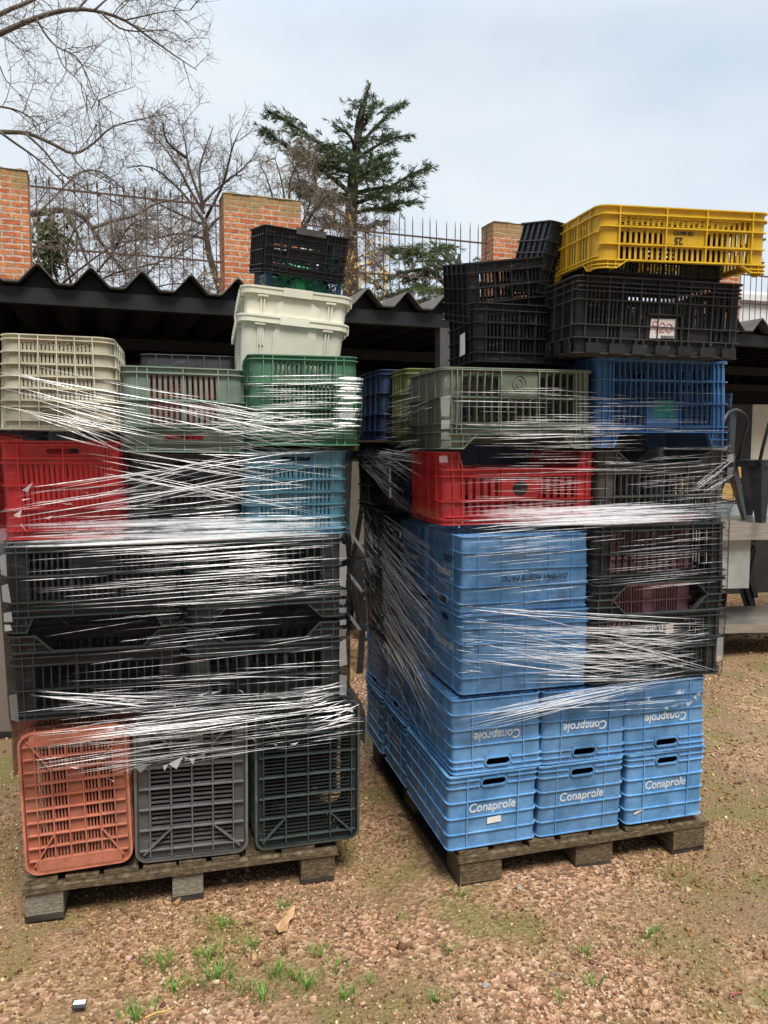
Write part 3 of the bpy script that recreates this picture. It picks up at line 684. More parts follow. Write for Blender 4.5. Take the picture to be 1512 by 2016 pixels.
def quad_label(w, h, m, skew=0.0):
    b = MB(); b.prism(WF, [(-w / 2, -h / 2), (w / 2, -h / 2 + skew), (w / 2 - skew * .5, h / 2), (-w / 2 + skew * .4, h / 2 - skew)], 0, 0.0005); return b.mesh('label', m)
def strokes(lines, m, rad=0.0012, k=5):
    b = MB()
    for ln in lines: b.tube([(x, y, 0.0006) for x, y in ln], rad, k)
    return b.mesh('writing', m)
def arc(cx, cy, rx, ry, a0, a1, n=9):
    return [(cx + rx * math.cos(R(a0 + (a1 - a0) * i / (n - 1))), cy + ry * math.sin(R(a0 + (a1 - a0) * i / (n - 1)))) for i in range(n)]

# ======================================================================= LEFT STACK
LS, GL, GR = 'left', 'crates wrapped on the left pallet', 'crates wrapped on the right pallet'
# bottom row: three crates on end, bases outward
d = (0.515, 0.355, 0.31)
c = make_crate('produce_crate', 'faded orange slatted crate standing on end, base outwards, at the bottom of a stack', 'crate', M['orange'], d,
    dict(mx=.05, rows=[.05, .12, .19, .26], nb=5, ns=5, rib=.008), dict(mx=.05, rows=[.05, .12, .19, .26], nb=4, ns=4, rib=.008), 0.04, 0.07,
    dict(bx=9, by=5, bs=4, bdir='x', bmx=0.045, bmy=0.045, bz=0.012, bskip={(i, 2) for i in range(2, 7)}), GL, 0.002, 11)
# solid lips at both ends of the base
for ch in c.children:
    if ch.name.startswith('base'):
        F = Frame((-d[0] / 2, d[1] / 2, 0), (1, 0, 0), (0, -1, 0), (0, 0, -1))
        for x0 in (0.004, d[0] - 0.047):
            b = MB(); b.box(F, x0, x0 + 0.043, 0.03, d[1] - 0.03, -0.0118, -0.0012)
            b.deform(body_fn(*d[:2], d[2], 0.04, 0.07, 0.002, 11)); obj('end_lip', b.mesh('end_lip', M['orange']), ch)
put(c, PL, -0.008, 0.012, 0.148, d, 'base_front', 0.6, -1.0)
d = (0.53, 0.385, 0.31)
S1 = dict(mx=.05, rows=[.04, .11, .18, .25], nb=5, ns=5, rib=.009); S2 = dict(mx=.05, rows=[.04, .11, .18, .25], nb=4, ns=4, rib=.009)
c = make_crate('produce_crate', 'mid grey slatted crate standing on end between the orange crate and a near-black one', 'crate', M['grey'], d, S1, S2, 0.035, 0.04,
    dict(bx=6, by=4, bs=4, bdir='y', bduty=.55, bmx=0.035, bmy=0.045, bz=0.013), GL, 0.0015, 12)
put(c, PL, 0.357, 0.008, 0.147, d, 'base_front', -0.5, 0.6)
d = (0.53, 0.38, 0.31)
c = make_crate('produce_crate', 'near-black slatted crate standing on end beside the mid grey crate', 'crate', M['dark_green_black'], d, S1, S2, 0.03, 0.035,
    dict(bx=6, by=4, bs=5, bdir='y', bduty=.6, bmx=0.03, bmy=0.022, bz=0.012), GL, 0.0015, 13)
put(c, PL, 0.766, 0.010, 0.145, d, 'base_front', 0.8, 0.4)

# two rows of long black crates, mouths together
def long_black(m, skip, ns, notch, seed, lab, nb=3, **kw):
    d = (0.545, 0.36, 0.285)
    lg = dict(mx=.068, rows=[.02, .10, .185], nb=nb, ns=ns, duty=.76, skip=skip, notch=notch, vx=[.035, .51], hy=[.212], rib=.010, slat_ribs=True); lg.update(kw)
    sh = dict(mx=.07, rows=[.02, .10, .185], nb=2, ns=4, duty=.5, hy=[.212, .25], rib=.010, hand=(.235, .1, .028))
    return make_crate('produce_crate', lab, 'crate', m, d, lg, sh, 0.03, 0.02, {}, GL, 0.002, seed), d
NT = (0.075, 0.055, 0.055)
c, d = long_black(M['black'], (), 5, NT, 21, 'black long crate, right way up, directly above the orange crate'); put(c, PL, -0.018, 0.02, 0.69, d, 'long', 0.4)
c, d = long_black(M['green_black'], (), 4, NT, 22, 'greenish black long crate, right way up, above the near-black crate on end'); put(c, PL, 0.543, 0.02, 0.685, d, 'long', -0.5)
c, d = long_black(M['black'], {(1, 0)}, 7, (0.06, 0.02, 0.05), 23, 'black long crate turned upside down under the bright red crate', duty=.55); put(c, PL, -0.022, 0.018, 0.985, (d[0], d[1], d[2]), 'long_down', -0.3)
c, d = long_black(M['green_black'], (), 5, NT, 24, 'greenish black long crate turned upside down under the light blue crate'); put(c, PL, 0.545, 0.018, 0.982, d, 'long_down', 0.4)

def end_crate(m, lab, d, v0, u0, z0, how, seed, nb, ns, rows, hand, mx=.06, group=GL, P=PL, yaw=0, roll=0, amp=.0018, r=.035, tap=.03, extras=None, **kw):
    sh = dict(mx=mx, rows=rows, nb=nb, ns=ns, duty=.42, rib=.010, hand=hand); sh.update(kw)
    lg = dict(mx=.06, rows=rows, nb=5, ns=5, duty=.45, rib=.010)
    c = make_crate('produce_crate', lab, 'crate', m, d, lg, sh, r, tap, {}, group, amp, seed, extras)
    return put(c, P, u0, v0, z0, d, how, yaw, roll)
H = 0.335
end_crate(M['red'], 'bright red slatted crate, right way up, under the beige crate', (.53, .395, H), .14, -.048, 1.275, 'short', 31, 2, 8, [.03, .105, .185, .262], (.300, .115, .028), .055,
    hy=[.278, .322], vx=[.33, .375], duty=.34, yaw=.5)
end_crate(M['dark_grey'], 'dark grey slatted crate between the red and light blue crates', (.53, .395, .295), .16, .353, 1.27, 'short', 32, 3, 4, [.03, .09, .15, .215], (.258, .1, .026), .06, hy=[.235])
end_crate(M['light_blue'], 'light blue slatted crate under the bright green crate', (.53, .37, .303), .10, .752, 1.272, 'short', 33, 4, 4, [.02, .065, .11, .155, .2, .245], (.275, .12, .024), .05, duty=.36, yaw=-.4)
end_crate(M['beige'], 'beige slatted crate, topmost on the left corner', (.53, .362, .312), .09, -.032, 1.648, 'short_down', 34, 4, 4, [.016, .057, .097, .137, .177, .217], (.260, .115, .03), .062, hy=[.282, .237], duty=.36, roll=.6,
    amp=.0025, r=.05, tap=.06, solid=set())
end_crate(M['sage'], 'sage green slatted crate with a dark red crate inside it', (.53, .412, .29), .085, .345, 1.572, 'short_down', 35, 2, 6, [.022, .115, .205], (.238, .14, .026), .085, hy=[.26, .215], vx=[.05, .362], duty=.46, roll=.5)
end_crate(M['green'], 'bright green slatted crate in front of the white tubs', (.53, .392, .318), .075, .772, 1.598, 'short_down', 36, 2, 7, [.016, .098, .188, .243], (.273, .12, .026), .08, hy=[.293], vx=[.05, .345], duty=.5, roll=.5)
end_crate(M['deep_red'], 'dark red slatted crate nested inside the sage green crate', (.44, .33, .245), .122, .385, 1.592, 'short', 37, 3, 4, [.02, .10, .17, .225], None, .03)
c = make_crate('produce_crate', 'dark grey crate upside down, poking up behind the sage green crate', 'crate', M['dark_grey'], (.5, .40, .30), dict(mx=.06, rows=[.06, .15, .25], nb=5, ns=4), dict(mx=.06, rows=[.06, .15, .25], nb=4, ns=4), .03, .1,
    dict(bz=-.0), GL, .001, 38)
put(c, PL, .37, .63, 1.668, (.5, .40, .30), 'short_down')
# crates in the rear rows, glimpsed through the slats
fd = (.54, .36, .29)
fill = make_crate('produce_crate', 'dark crate in the rear rows of the left pallet, glimpsed through the front ones', 'crate', M['black'], fd,
    dict(mx=.06, rows=[.03, .11, .2], nb=4, ns=4, hy=[.23]), dict(mx=.06, rows=[.03, .11, .2], nb=3, ns=4, hy=[.23]), .03, .03, {}, 'crates in the rear rows of the left pallet', .0015, 41)
spots = [(u, v, z) for u in (-.01, .55) for (v, z) in ((.40, .15), (.78, .15), (.40, .69), (.78, .69), (.40, .985), (.78, .985), (.80, 1.275), (.80, 1.57), (.40, .42), (.78, .42))]
for i, (u, v, z) in enumerate(spots):
    if u > .5 and z < .5: u = .605
    if u > .5 and z > 1.5: u, v = .6, .72
    put(fill if i == 0 else dup(fill), PL, u, v, z, fd, 'long')

# white tubs (solid, ribbed short walls, rolled rim), nested in each other, tipping slightly
def make_tub(label):
    L, W, H = .60, .40, .245; r = .03; fn = body_fn(L, W, H, r, .06, .0012, 51); Fs = wall_frames(L, W); m = M['tub_white']
    root = thing('plastic_tub', label, 'tub', 'white tubs on the left pallet')
    b = MB(); F = Frame((-L / 2, W / 2, 0), (1, 0, 0), (0, -1, 0), (0, 0, -1)); b.plate(F, .005, L - .005, .005, W - .005, -.004, 0, (), corner_brk(L, r), corner_brk(W, r)); b.deform(fn); obj('base', b.mesh('base', m), root)
    for k in Fs:
        lg = k in ('front', 'back'); w = L if lg else W; F = Fs[k]; b = MB(); cb = corner_brk(w, r); t = .004
        b.plate(F, 0, w, 0, H, -t, 0, (), cb, endcaps=False)
        for q in ((.2, .235, .5, .765, .8) if lg else (.155, .185, .815, .845)): b.box(F, w * q - .003, w * q + .003, .03, H - .03, .0002, .008)
        a, c_ = (w * .3, w * .72)
        b.prism(F, [(a, .004), (c_, .004), (c_, H - .06), (c_ - .03, H - .035), (a + .03, H - .035), (a, H - .06)], .0003, .006)
        for q in (.12, .78): b.box(F, w * q, w * (q + .1), H - .034, H - .026, .0003, .014)
        b.deform(fn); obj('side_wall' if lg else 'end_wall', b.mesh('wall', m), root)
    b = MB()
    for k in Fs:
        F = Fs[k]; w = F.w; cb = corner_brk(w, r)
        b.box(F, 0, w, H - .024, H + .002, .0005, .016, brk=cb, ends=False); b.box(F, 0, w, H - .004, H + .0035, -.008, .019, brk=cb, ends=False)
        if k in ('left', 'right'): b.box(F, w * .36, w * .64, H - .027, H + .0045, .0165, .021)
        else:
            for q in range(9): b.box(F, w * (.06 + q * .1), w * (.10 + q * .1), H - .03, H - .003, .0165, .022)
    b.deform(fn); obj('rim', b.mesh('rim', m), root)
    return root, (L, W, H)
tb, td = make_tub('white plastic tub, upper of two nested under the black and blue mesh crates')
put_pose(tb, (-.546, 2.985, 1.958), (-2, 4.6, 13), td, 'short')
tb2 = dup(tb, 'white plastic tub, lower of two nested behind the green crate'); put_pose(tb2, (-.560, 2.985, 1.852), (-2, 4.6, 13), td, 'short')

# mesh crate and black crate on the tubs, green bottles inside
def lattice_wall(F, w, h, S, r):
    b = MB(); cb = corner_brk(w, r); t = .003; pit = .034
    b.plate(F, 0, w, 0, .016, -t, 0, (), cb, endcaps=False); b.plate(F, 0, w, h - .02, h, -t, 0, (), cb, endcaps=False)
    b.plate(F, 0, r * 1.3, .0163, h - .0203, -t, 0, (), cb, endcaps=False); b.plate(F, w - r * 1.3, w, .0163, h - .0203, -t, 0, (), cb, endcaps=False)
    b.box(F, 0, w, h - .004, h + .001, -t - .003, .008, brk=cb, ends=False); b.box(F, 0, w, .0, .004, .0002, .006, brk=cb, ends=False)
    x0, x1, y0, y1 = r * 1.3, w - r * 1.3, .016, h - .02
    for i in range(-12, 40):
        for sg in (1, -1):
            xa = x0 + i * pit if sg > 0 else x1 - i * pit
            # diagonal clipped to the panel
            P = []
            for q in range(21):
                y = y0 + (y1 - y0) * q / 20; x = xa + sg * (y - y0)
                if x0 <= x <= x1: P.append((x, y))
            if len(P) > 3: b.bar(F, *P[0], *P[-1], .0042, -t + (.0003 if sg > 0 else .0006), -.0002 if sg > 0 else .0002)
    return b
def make_mesh_crate():
    L, W, H = .325, .265, .18; r = .022; fn = body_fn(L, W, H, r, .03, .001, 61); Fs = wall_frames(L, W); m = M['teal']
    root = thing('mesh_crate', 'dark teal mesh crate holding green bottles, between the white tubs and a black crate', 'crate', GL)
    bp = base_plate(L, W, dict(bx=8, by=7, bs=2, diag=False), r); bp.deform(fn); obj('base', bp.mesh('base', m), root)
    for k in Fs:
        b = lattice_wall(Fs[k], Fs[k].w, H, {}, r); b.deform(fn); obj('side_wall' if k in ('front', 'back') else 'end_wall', b.mesh('wall', m), root)
    return root, (L, W, H)
mc, md = make_mesh_crate(); put_pose(mc, (-.474, 3.095, 2.185), (2, 4.0, 20), md, 'long')
for i, (px, py, pz, rz) in enumerate(((.07, .06, .06, 10), (.15, .06, .05, 80), (.23, .07, .06, 30), (.29, .10, .05, 100), (.11, .09, .115, 60), (.20, .09, .12, 15), (.26, .15, .11, 50))):
    b = MB(); prof = [(-.09, .0), (-.088, .03), (-.08, .034), (.03, .034), (.05, .028), (.065, .014), (.09, .013), (.092, .0)]
    b.tube([(x * .85, 0, 0) for x, _ in prof], [max(q, .0005) for _, q in prof], 14)
    o = obj('bottle', smooth(b.mesh('bottle', M['glass_green']))); tag(o, 'green plastic bottle lying in the dark teal mesh crate', 'bottle', 'green bottles in the mesh crate')
    o.matrix_world = mc.matrix_world @ Matrix.Translation(((px - .18) * .52, (py - .15) * .35 - .025, pz * .95)) @ Matrix.Rotation(R(rz), 4, 'Z')
d = (.335, .28, .172)
c = make_crate('stacking_crate', 'black stacking crate, topmost of the left stack, over the dark teal mesh crate', 'crate', M['clean_black'], d,
    dict(mx=.045, rows=[.03, .065, .10, .14], X=[.03, .09, .245, .305], nb=3, ns=4, skip={(1, 1)}, duty=.8, rib=.008, th=.003, hy=[.012], vx=[.06, .275]),
    dict(mx=.03, rows=[.03, .085, .14], nb=6, ns=1, duty=.0, skip={(i, j) for i in range(6) for j in range(2)}, rib=.010, th=.003, hy=[.012]), .015, .03, {}, GL, .001, 62)
b = MB(); F = wall_frames(d[0], d[1])['front']; b.box(F, .115, .235, d[2] - .016, d[2] + .004, .006, .014); b.box(F, .115, .235, d[2] + .0042, d[2] + .0075, -.012, .014); obj('grip', b.mesh('grip', M['grey']), c)
_p = at(518, 534, 2.99); put_pose(c, tuple(_p), (10, 3.5, 21), d, 'long')

# ======================================================================= RIGHT STACK
D1 = dairy('blue dairy crate with old tape, right way up at the near pallet corner', PR, -.042, .012, .150, 'short', .3)
dairy('blue dairy crate, right way up, middle of the bottom row of three', PR, .318, .008, .150, 'short', -.8)
D3 = dairy('blue dairy crate, right way up, right end of the bottom row', PR, .674, .004, .150, 'short', .5)
dairy('blue dairy crate upside down, second up at the near corner of the pallet', PR, -.028, .012, .425, 'short_down', -.2)
dairy('blue dairy crate upside down, middle of the second row up', PR, .322, .010, .425, 'short_down', .6)
dairy('blue dairy crate upside down, right end of the second row under torn film', PR, .670, .006, .425, 'short_down', -.4)
dairy('blue dairy crate on the pallet behind the near corner, mostly hidden, lettering leftwards', PR, -.040, .525, .150, 'long', -.6)
dairy('blue dairy crate upside down above the mostly hidden one behind the near corner', PR, -.030, .530, .425, 'long_down', .5)
dairy('blue dairy crate at the far left pallet end, lower of two outside the film', PR, -.035, .895, .150, 'long', -1.5)
dairy('blue dairy crate upside down at the far left pallet end, upper of two', PR, -.030, .90, .425, 'long_down', 1.2)
DB = dairy('blue dairy crate turned long side out, right way up, under the handwritten one', PR, .006, .022, .712, 'long', .2)
DT = dairy('blue dairy crate upside down with handwriting on its long side', PR, .004, .022, 1.005, 'long_down', -.3)
dairy('blue dairy crate behind the long side out pair, lower of two under film', PR, -.01, .375, .712, 'long', .4)
dairy('blue dairy crate behind the long side out pair, upper of two under film', PR, -.01, .375, 1.005, 'long_down', -.4)
wq = [o for o in D1.children if o.name.startswith('end_wall')][1]; stick('old_tape', quad_label(.055, .026, M['paper'], .003), wq, wall_frames(CD[0], CD[1])['left'], .175, .092, .0026)
wq = [o for o in D3.children if o.name.startswith('end_wall')][1]; stick('old_tape', quad_label(.045, .012, M['tape'], .002), wq, wall_frames(CD[0], CD[1])['left'], .055, .048, .0026, R(18))
for o in (DB, DT): o.scale = (1, 1, 1.06)
# handwriting on the upper long side out crate (its far walls face us upside down)
w_ = [o for o in DT.children if o.name.startswith('side_wall')][1]
Fb = wall_frames(CD[0], CD[1])['back']
stick('handwriting', text_mesh('ZAMBRA ACEITE PATIO', .026, M['ink'], .0, .25), w_, Fb, .215, CD[2] * .525, .0042, 0, None, .95)
w_ = [o for o in DT.children if o.name.startswith('end_wall')][1]; Fl = wall_frames(CD[0], CD[1])['left']
stick('handwriting', text_mesh('ACEITE', .034, M['ink'], .0, .1), w_, Fl, .115, CD[2] * .30, .0042)

def big_crate(lab, m, d, P, u, v, z, how, seed, notch, nb=4, ns=3, rows=(.02, .1, .19), skip=(), yaw=0, extras=None, roll=0, group=GR, **kw):
    lg = dict(mx=.07, rows=list(rows), nb=nb, ns=ns, duty=.78, skip=skip, notch=notch, rib=.011, slat_ribs=True); lg.update(kw)
    sh = dict(mx=.06, rows=list(rows), nb=3, ns=4, duty=.45, rib=.010, hy=[rows[-1] + .03])
    c = make_crate('produce_crate', lab, 'crate', m, d, lg, sh, .028, .02, {}, group, .002, seed, extras)
    return put(c, P, u, v, z, d, how, yaw, roll)
big_crate('black slatted crate upside down beside the blue crate with handwriting', M['black'], (.585, .37, .275), PR, .512, .012, 1.028, 'long_down', 71, (.085, .06, .055), 5, 3, (.02, .105, .185), vx=[.035, .55], hy=[.207])
stk = M['paper']
big_crate('black crate lettered OPAH, right way up with a mauve crate in its mouth', M['green_black'], (.585, .37, .32), PR, .508, .012, .708, 'long', 72, (.085, .06, .06), 4, 5, (.02, .115, .15, .235), {(1, 2), (2, 2), (0, 1), (1, 1), (2, 1), (3, 1)},
    vx=[.035, .55], hy=[.252], extras={'front': [('lettering', text_mesh('OPAH E', .036, stk, .0002), .30, .195, .0012, 0), ('torn_tape', quad_label(.036, .045, M['tape'], .006), .345, .192, .0022, 0)]})
mv = lambda lab, u, v, z, how, seed: big_crate(lab, M['mauve'], (.40, .27, .20), PR, u, v, z, how, seed, None, 5, 4, (.03, .09, .15), {(2, 0), (2, 1)})
mv('mauve slatted crate seen through the gap above the lettering on a black crate', .585, .06, .915, 'long', 73)
mv('mauve slatted crate inside the black crate beside the blue crate with handwriting', .60, .07, 1.12, 'long_down', 74)
# third tier
TOM = MB(); TOM.prism(WF, arc(0, 0, .030, .027, 0, 345, 24), 0, .0006)
for a in (35, 75, 118): TOM.prism(WF, [(0, .024), (.024 * math.cos(R(a)), .026 + .018 * math.sin(R(a))), (.030 * math.cos(R(a + 14)), .030 + .018 * math.sin(R(a + 14)))], 0, .0007)
tom = TOM.mesh('emblem', M['print_black'])
big_crate('red slatted crate with a black fruit emblem and raised corners', M['red'], (.605, .40, .262), PR, -.04, .10, 1.314, 'long', 75, (.055, .016, .062), 3, 5, (.02, .085, .175), {(1, 1)}, hy=[.03], vx=[.035, .57],
    extras={'front': [('emblem', tom, .30, .128, .0012, 0)]}, slat_ribs=False, duty=.45)
big_crate('warm grey slatted crate beside the red crate with the fruit emblem', M['warm_grey'], (.575, .40, .262), PR, .588, .12, 1.314, 'long', 76, (.075, .06, .05), 4, 4, (.02, .085, .175), (), vx=[.035, .54], hy=[.196], duty=.76)
# fourth tier, upside down
big_crate('olive grey slatted crate upside down over the red crate with the fruit emblem', M['olive_grey'], (.592, .40, .285), PR, -.054, .075, 1.585, 'long_down', 77, (.075, .05, .05), 3, 5, (.008, .104, .196), {(1, 0)}, vx=[.035, .055, .54, .56], hy=[.214], duty=.8,
    nsd=[5, 5, 5], extras={'back': [('embossed_emblem', strokes([arc(0, 0, .026, .028, 0, 360, 28), arc(0, 0, .012, .016, 20, 300, 12)], M['olive_grey'], .0012), .296, .052, .0008, 0)]})
gal = [('lettering', text_mesh('W. GALLO', .021, M['print_green'], .0004), .297, .172, .0012, 0)]
for q, (wd, of) in enumerate(((.086, 0), (.094, .002), (.078, -.003), (.09, 0))):
    bb = MB(); x = -wd / 2
    while x < wd / 2 - .006:
        l = rng.uniform(.003, .008); bb.box(WF, x, x + l, -.0042, .0042 - rng.uniform(0, .002), 0, .0005); x += l + rng.uniform(.0012, .003)
    gal.append(('faded_print', bb.mesh('faded_print', M['print_green']), .297 + of, .155 - q * .0125, .0011, 0))
big_crate('mid blue slatted crate with green lettering, upside down under the black folding crate', M['blue'], (.585, .40, .33), PR, .545, .075, 1.588, 'long_down', 78, (.075, .02, .055), 3, 6, (.008, .08, .165, .253), {(1, 2)}, vx=[.03, .05, .53, .555], hy=[], duty=.72, holes=[(.37, .012, .46, .074)],
    extras={'back': [(n, me, x, y + .038, z, s) for n, me, x, y, z, s in gal]})
# behind: navy, olive, dark crates
big_crate('navy slatted crate at the back left of the right stack, under film', M['navy'], (.585, .40, .30), PR, -.10, .72, 1.62, 'long_down', 79, None, 4, 4, (.02, .1, .19, .26))
big_crate('olive slatted crate between the navy and the olive grey crate', M['olive'], (.585, .23, .30), PR, -.06, .48, 1.605, 'long_down', 80, None, 4, 4, (.02, .1, .19, .26))
big_crate('navy crate seen in the gap between the red and the olive grey crate', M['navy'], (.58, .36, .29), PR, -.02, .515, 1.31, 'long', 81, None, 4, 4, (.02, .1, .19, .26), set((i, j) for i in range(4) for j in range(3)))
big_crate('dark crate at the back left of the right stack, below the navy crate', M['black'], (.585, .30, .30), PR, -.09, .885, 1.31, 'long', 82, None, 4, 4, (.02, .1, .19, .26))
big_crate('very dark crate behind the warm grey crate, seen under the mid blue crate', M['black'], (.56, .36, .29), PR, .60, .54, 1.31, 'long', 83, None, 4, 4, (.02, .1, .19, .26), set((i, j) for i in range(4) for j in range(3)))
fd2 = (.56, .36, .285)
fill2 = make_crate('produce_crate', 'dark slatted crate in the rear rows of the right pallet, glimpsed through the front ones', 'crate', M['black'], fd2,
    dict(mx=.06, rows=[.03, .11, .2], nb=4, ns=4, hy=[.23]), dict(mx=.06, rows=[.03, .11, .2], nb=3, ns=4, hy=[.23]), .03, .03, {}, 'crates in the rear rows of the right pallet', .0015, 84)
for i, (u, v, z) in enumerate(((.49, .53, .15), (.49, .90, .15), (.49, .53, .43), (.49, .90, .43), (.51, .40, .72), (.51, .78, .72), (.51, .40, 1.02), (.51, .78, 1.02), (-.06, .78, .72), (-.07, .78, 1.02), (.60, .53, 1.6), (.60, .92, 1.6))):
    put(fill2 if i == 0 else dup(fill2), PR, u, v, z, fd2, 'long')

# top: folding crate with a price tag, yellow crate over a black one, loose black crates
d = (.626, .45, .265)
nine = [arc(-.030, .010, .011, .009, 0, 340, 12) + [(-.019, .008), (-.022, -.010), (-.026, -.02)]]
two = [[(-.012, .006)] + arc(-.003, .004, .009, .010, 160, -30, 8) + [(-.012, -.018), (.008, -.017)]]
zero = [arc(.024, -.003, .012, .015, 0, 360, 16)]
bars = MB()
for q in range(26): bars.box(WF, -.005 + q * .0019, -.005 + q * .0019 + rng.uniform(.0005, .0012), -.034, -.024, .0006, .0009)
fold_x = [('price_tag', quad_label(.096, .070, M['paper'], .002), .325, .098, .0042, 0), ('handwriting', strokes(nine + two + zero, M['red_ink'], .0013), .325, .104, .0052, 0), ('barcode', bars.mesh('barcode', M['print_black']), .325, .098, .0046, 0)]
c = make_crate('folding_crate', 'black folding crate with a white 920 price tag', 'crate', M['worn_black'], d,
    dict(mx=.03, rows=[.055, .10, .185, .245], X=[.03, .115, .165, .235, .305, .375, .425, .515, .59], nb=8, nsd=[5, 3, 4, 4, 4, 3, 5, 3], ns=4, duty=.42, rib=.011, skip={(0, 0), (6, 0), (3, 0), (4, 0), (2, 0)}, hy=[.215, .23], v0=.05, vm=.005),
    dict(mx=.03, rows=[.055, .10, .185, .245], nb=5, ns=4, duty=.4, rib=.010, skip={(2, 0), (0, 2), (4, 2)}, hy=[.22], v0=.05), .012, .0, {}, GR, .0018, 91, {'front': fold_x})
for F in wall_frames(d[0], d[1]).values():
    n = 7 if F.w > .5 else 5
    for q in range(n):
        x = .035 + q * (F.w - .10) / (n - 1); b = MB()
        b.prism(F, [(x, .002), (x + .055, .002), (x + .055, .036), (x + .044, .036), (x + .044, .052), (x + .036, .052), (x + .036, .036), (x + .016, .036), (x + .016, .052), (x + .008, .052), (x + .008, .036), (x, .036)], .0115, .0155)
        obj('hinge', b.mesh('hinge', M['worn_black']), c)
b = MB(); F = wall_frames(d[0], d[1])['front']
b.box(F, .265, .395, .140, .146, .0003, .016); b.box(F, .262, .268, .057, .1395, .0003, .006); b.box(F, .392, .398, .057, .1395, .0003, .014); b.prism(F, [(.268, .058), (.392, .058), (.392, .139), (.268, .139)], .0004, .0030)
obj('label_holder', b.mesh('label_holder', M['worn_black']), c)
put_pose(c, (.668, 2.744, 1.920), (1.5, .9, 10.5), d, 'long')
d = (.47, .34, .16)
c = make_crate('produce_crate', 'black slatted crate lying between the yellow crate and the black folding crate', 'crate', M['clean_black'], d,
    dict(mx=.02, rows=[.02, .065, .11, .15], nb=6, ns=5, duty=.5, rib=.006), dict(mx=.02, rows=[.02, .065, .11, .15], nb=4, ns=4, duty=.5, rib=.006), .015, .0, {}, GR, .001, 92)
put_pose(c, (.775, 2.80, 2.190), (1.5, .8, 11), d, 'long')
d = (.625, .40, .205)
c = make_crate('produce_crate', 'yellow slatted crate upside down, topmost of the right stack, lettered 25 DE MAYO', 'crate', M['yellow'], d,
    dict(mx=.065, rows=[.028, .068, .125, .178], X=[.062, .235, .385, .555], nb=3, ns=8, nsd=[8, 7, 8], duty=.56, skip={(1, 1)}, notch=(.06, .04, .026), rib=.010),
    dict(mx=.06, rows=[.03, .085, .165], nb=3, ns=4, duty=.5, notch=(.06, .03, .026), rib=.010), .03, .0, dict(bs=3), GR, .0012, 93,
    {'back': [('lettering', text_mesh('25', .034, M['print_black'], .0006), .335, .106, .0012, 0), ('lettering', text_mesh('DE MAYO', .017, M['print_black'], .0004), .318, .081, .0012, 0)]})
put_pose(c, (.718, 2.656, 2.192), (2.2, -.2, 10), d, 'long_down')
sq = dict(mx=.04, rows=[.035, .09, .145, .19], nb=5, ns=4, duty=.5, rib=.007); sqs = dict(mx=.04, rows=[.035, .09, .145, .19], nb=4, ns=3, duty=.35, rib=.008)
def loose(lab, d, pos, rot, how, seed, **kw):
    c = make_crate('produce_crate', lab, 'crate', M['clean_black'], d, dict(sq, **kw), dict(sqs), .02, .03, dict(bx=6, by=4, bs=3), 'loose black crates on top of the right stack', .0012, seed)
    return put_pose(c, pos, rot, d, how)
loose('black slatted crate upside down, leftmost on top of the right stack', (.42, .30, .215), (.318, 2.94, 2.052), (11, -8, 15), 'long_down', 94)
loose('black slatted crate with a white sticker, under the leftmost tilted one', (.42, .30, .215), (.335, 2.90, 1.905), (0, 0, 15), 'long', 95)
loose('black slatted crate wedged upright between the tilted one and the yellow crate', (.40, .30, .26), (.565, 2.98, 2.175), (13, 11, 13), 'long', 96)
loose('black slatted crate between the sticker crate and the folding crate', (.50, .32, .24), (.478, 2.98, 1.90), (2, -9, 15), 'long', 97)
st = [o for o in bpy.data.objects if o.get('label', '').startswith('black slatted crate with a white sticker')][0]
wl = [o for o in st.children if o.name.startswith('end_wall')][1]
stick('sticker', quad_label(.055, .085, M['paper'], .004), wl, wall_frames(.42, .30)['left'], .2, .075, .0095)
#=====BG
# ======================================================================= GROUND
b = MB(); n = 60
gx = np.concatenate([np.linspace(-60, -4, 8), np.linspace(-3.6, 4.6, 60), np.linspace(5, 60, 8)]); gy = np.concatenate([np.linspace(-8, .6, 5), np.linspace(.9, 7, 46), np.linspace(8, 80, 10)])
def gz(x, y): return 0.010 * math.sin(2.1 * x + 1.3 * y) * math.sin(1.7 * y - .6 * x) + .006 * math.sin(5.3 * x + 2) * math.sin(4.1 * y)
P = [(x, y, gz(x, y) if -4 < x < 5 and .8 < y < 7.2 else 0) for y in gy for x in gx]; nx = len(gx)
b.add(P, [(j * nx + i, j * nx + i + 1, (j + 1) * nx + i + 1, (j + 1) * nx + i) for j in range(len(gy) - 1) for i in range(nx - 1)])
g = obj('ground', smooth(b.mesh('ground', M['ground']))); tag(g, kind='structure')

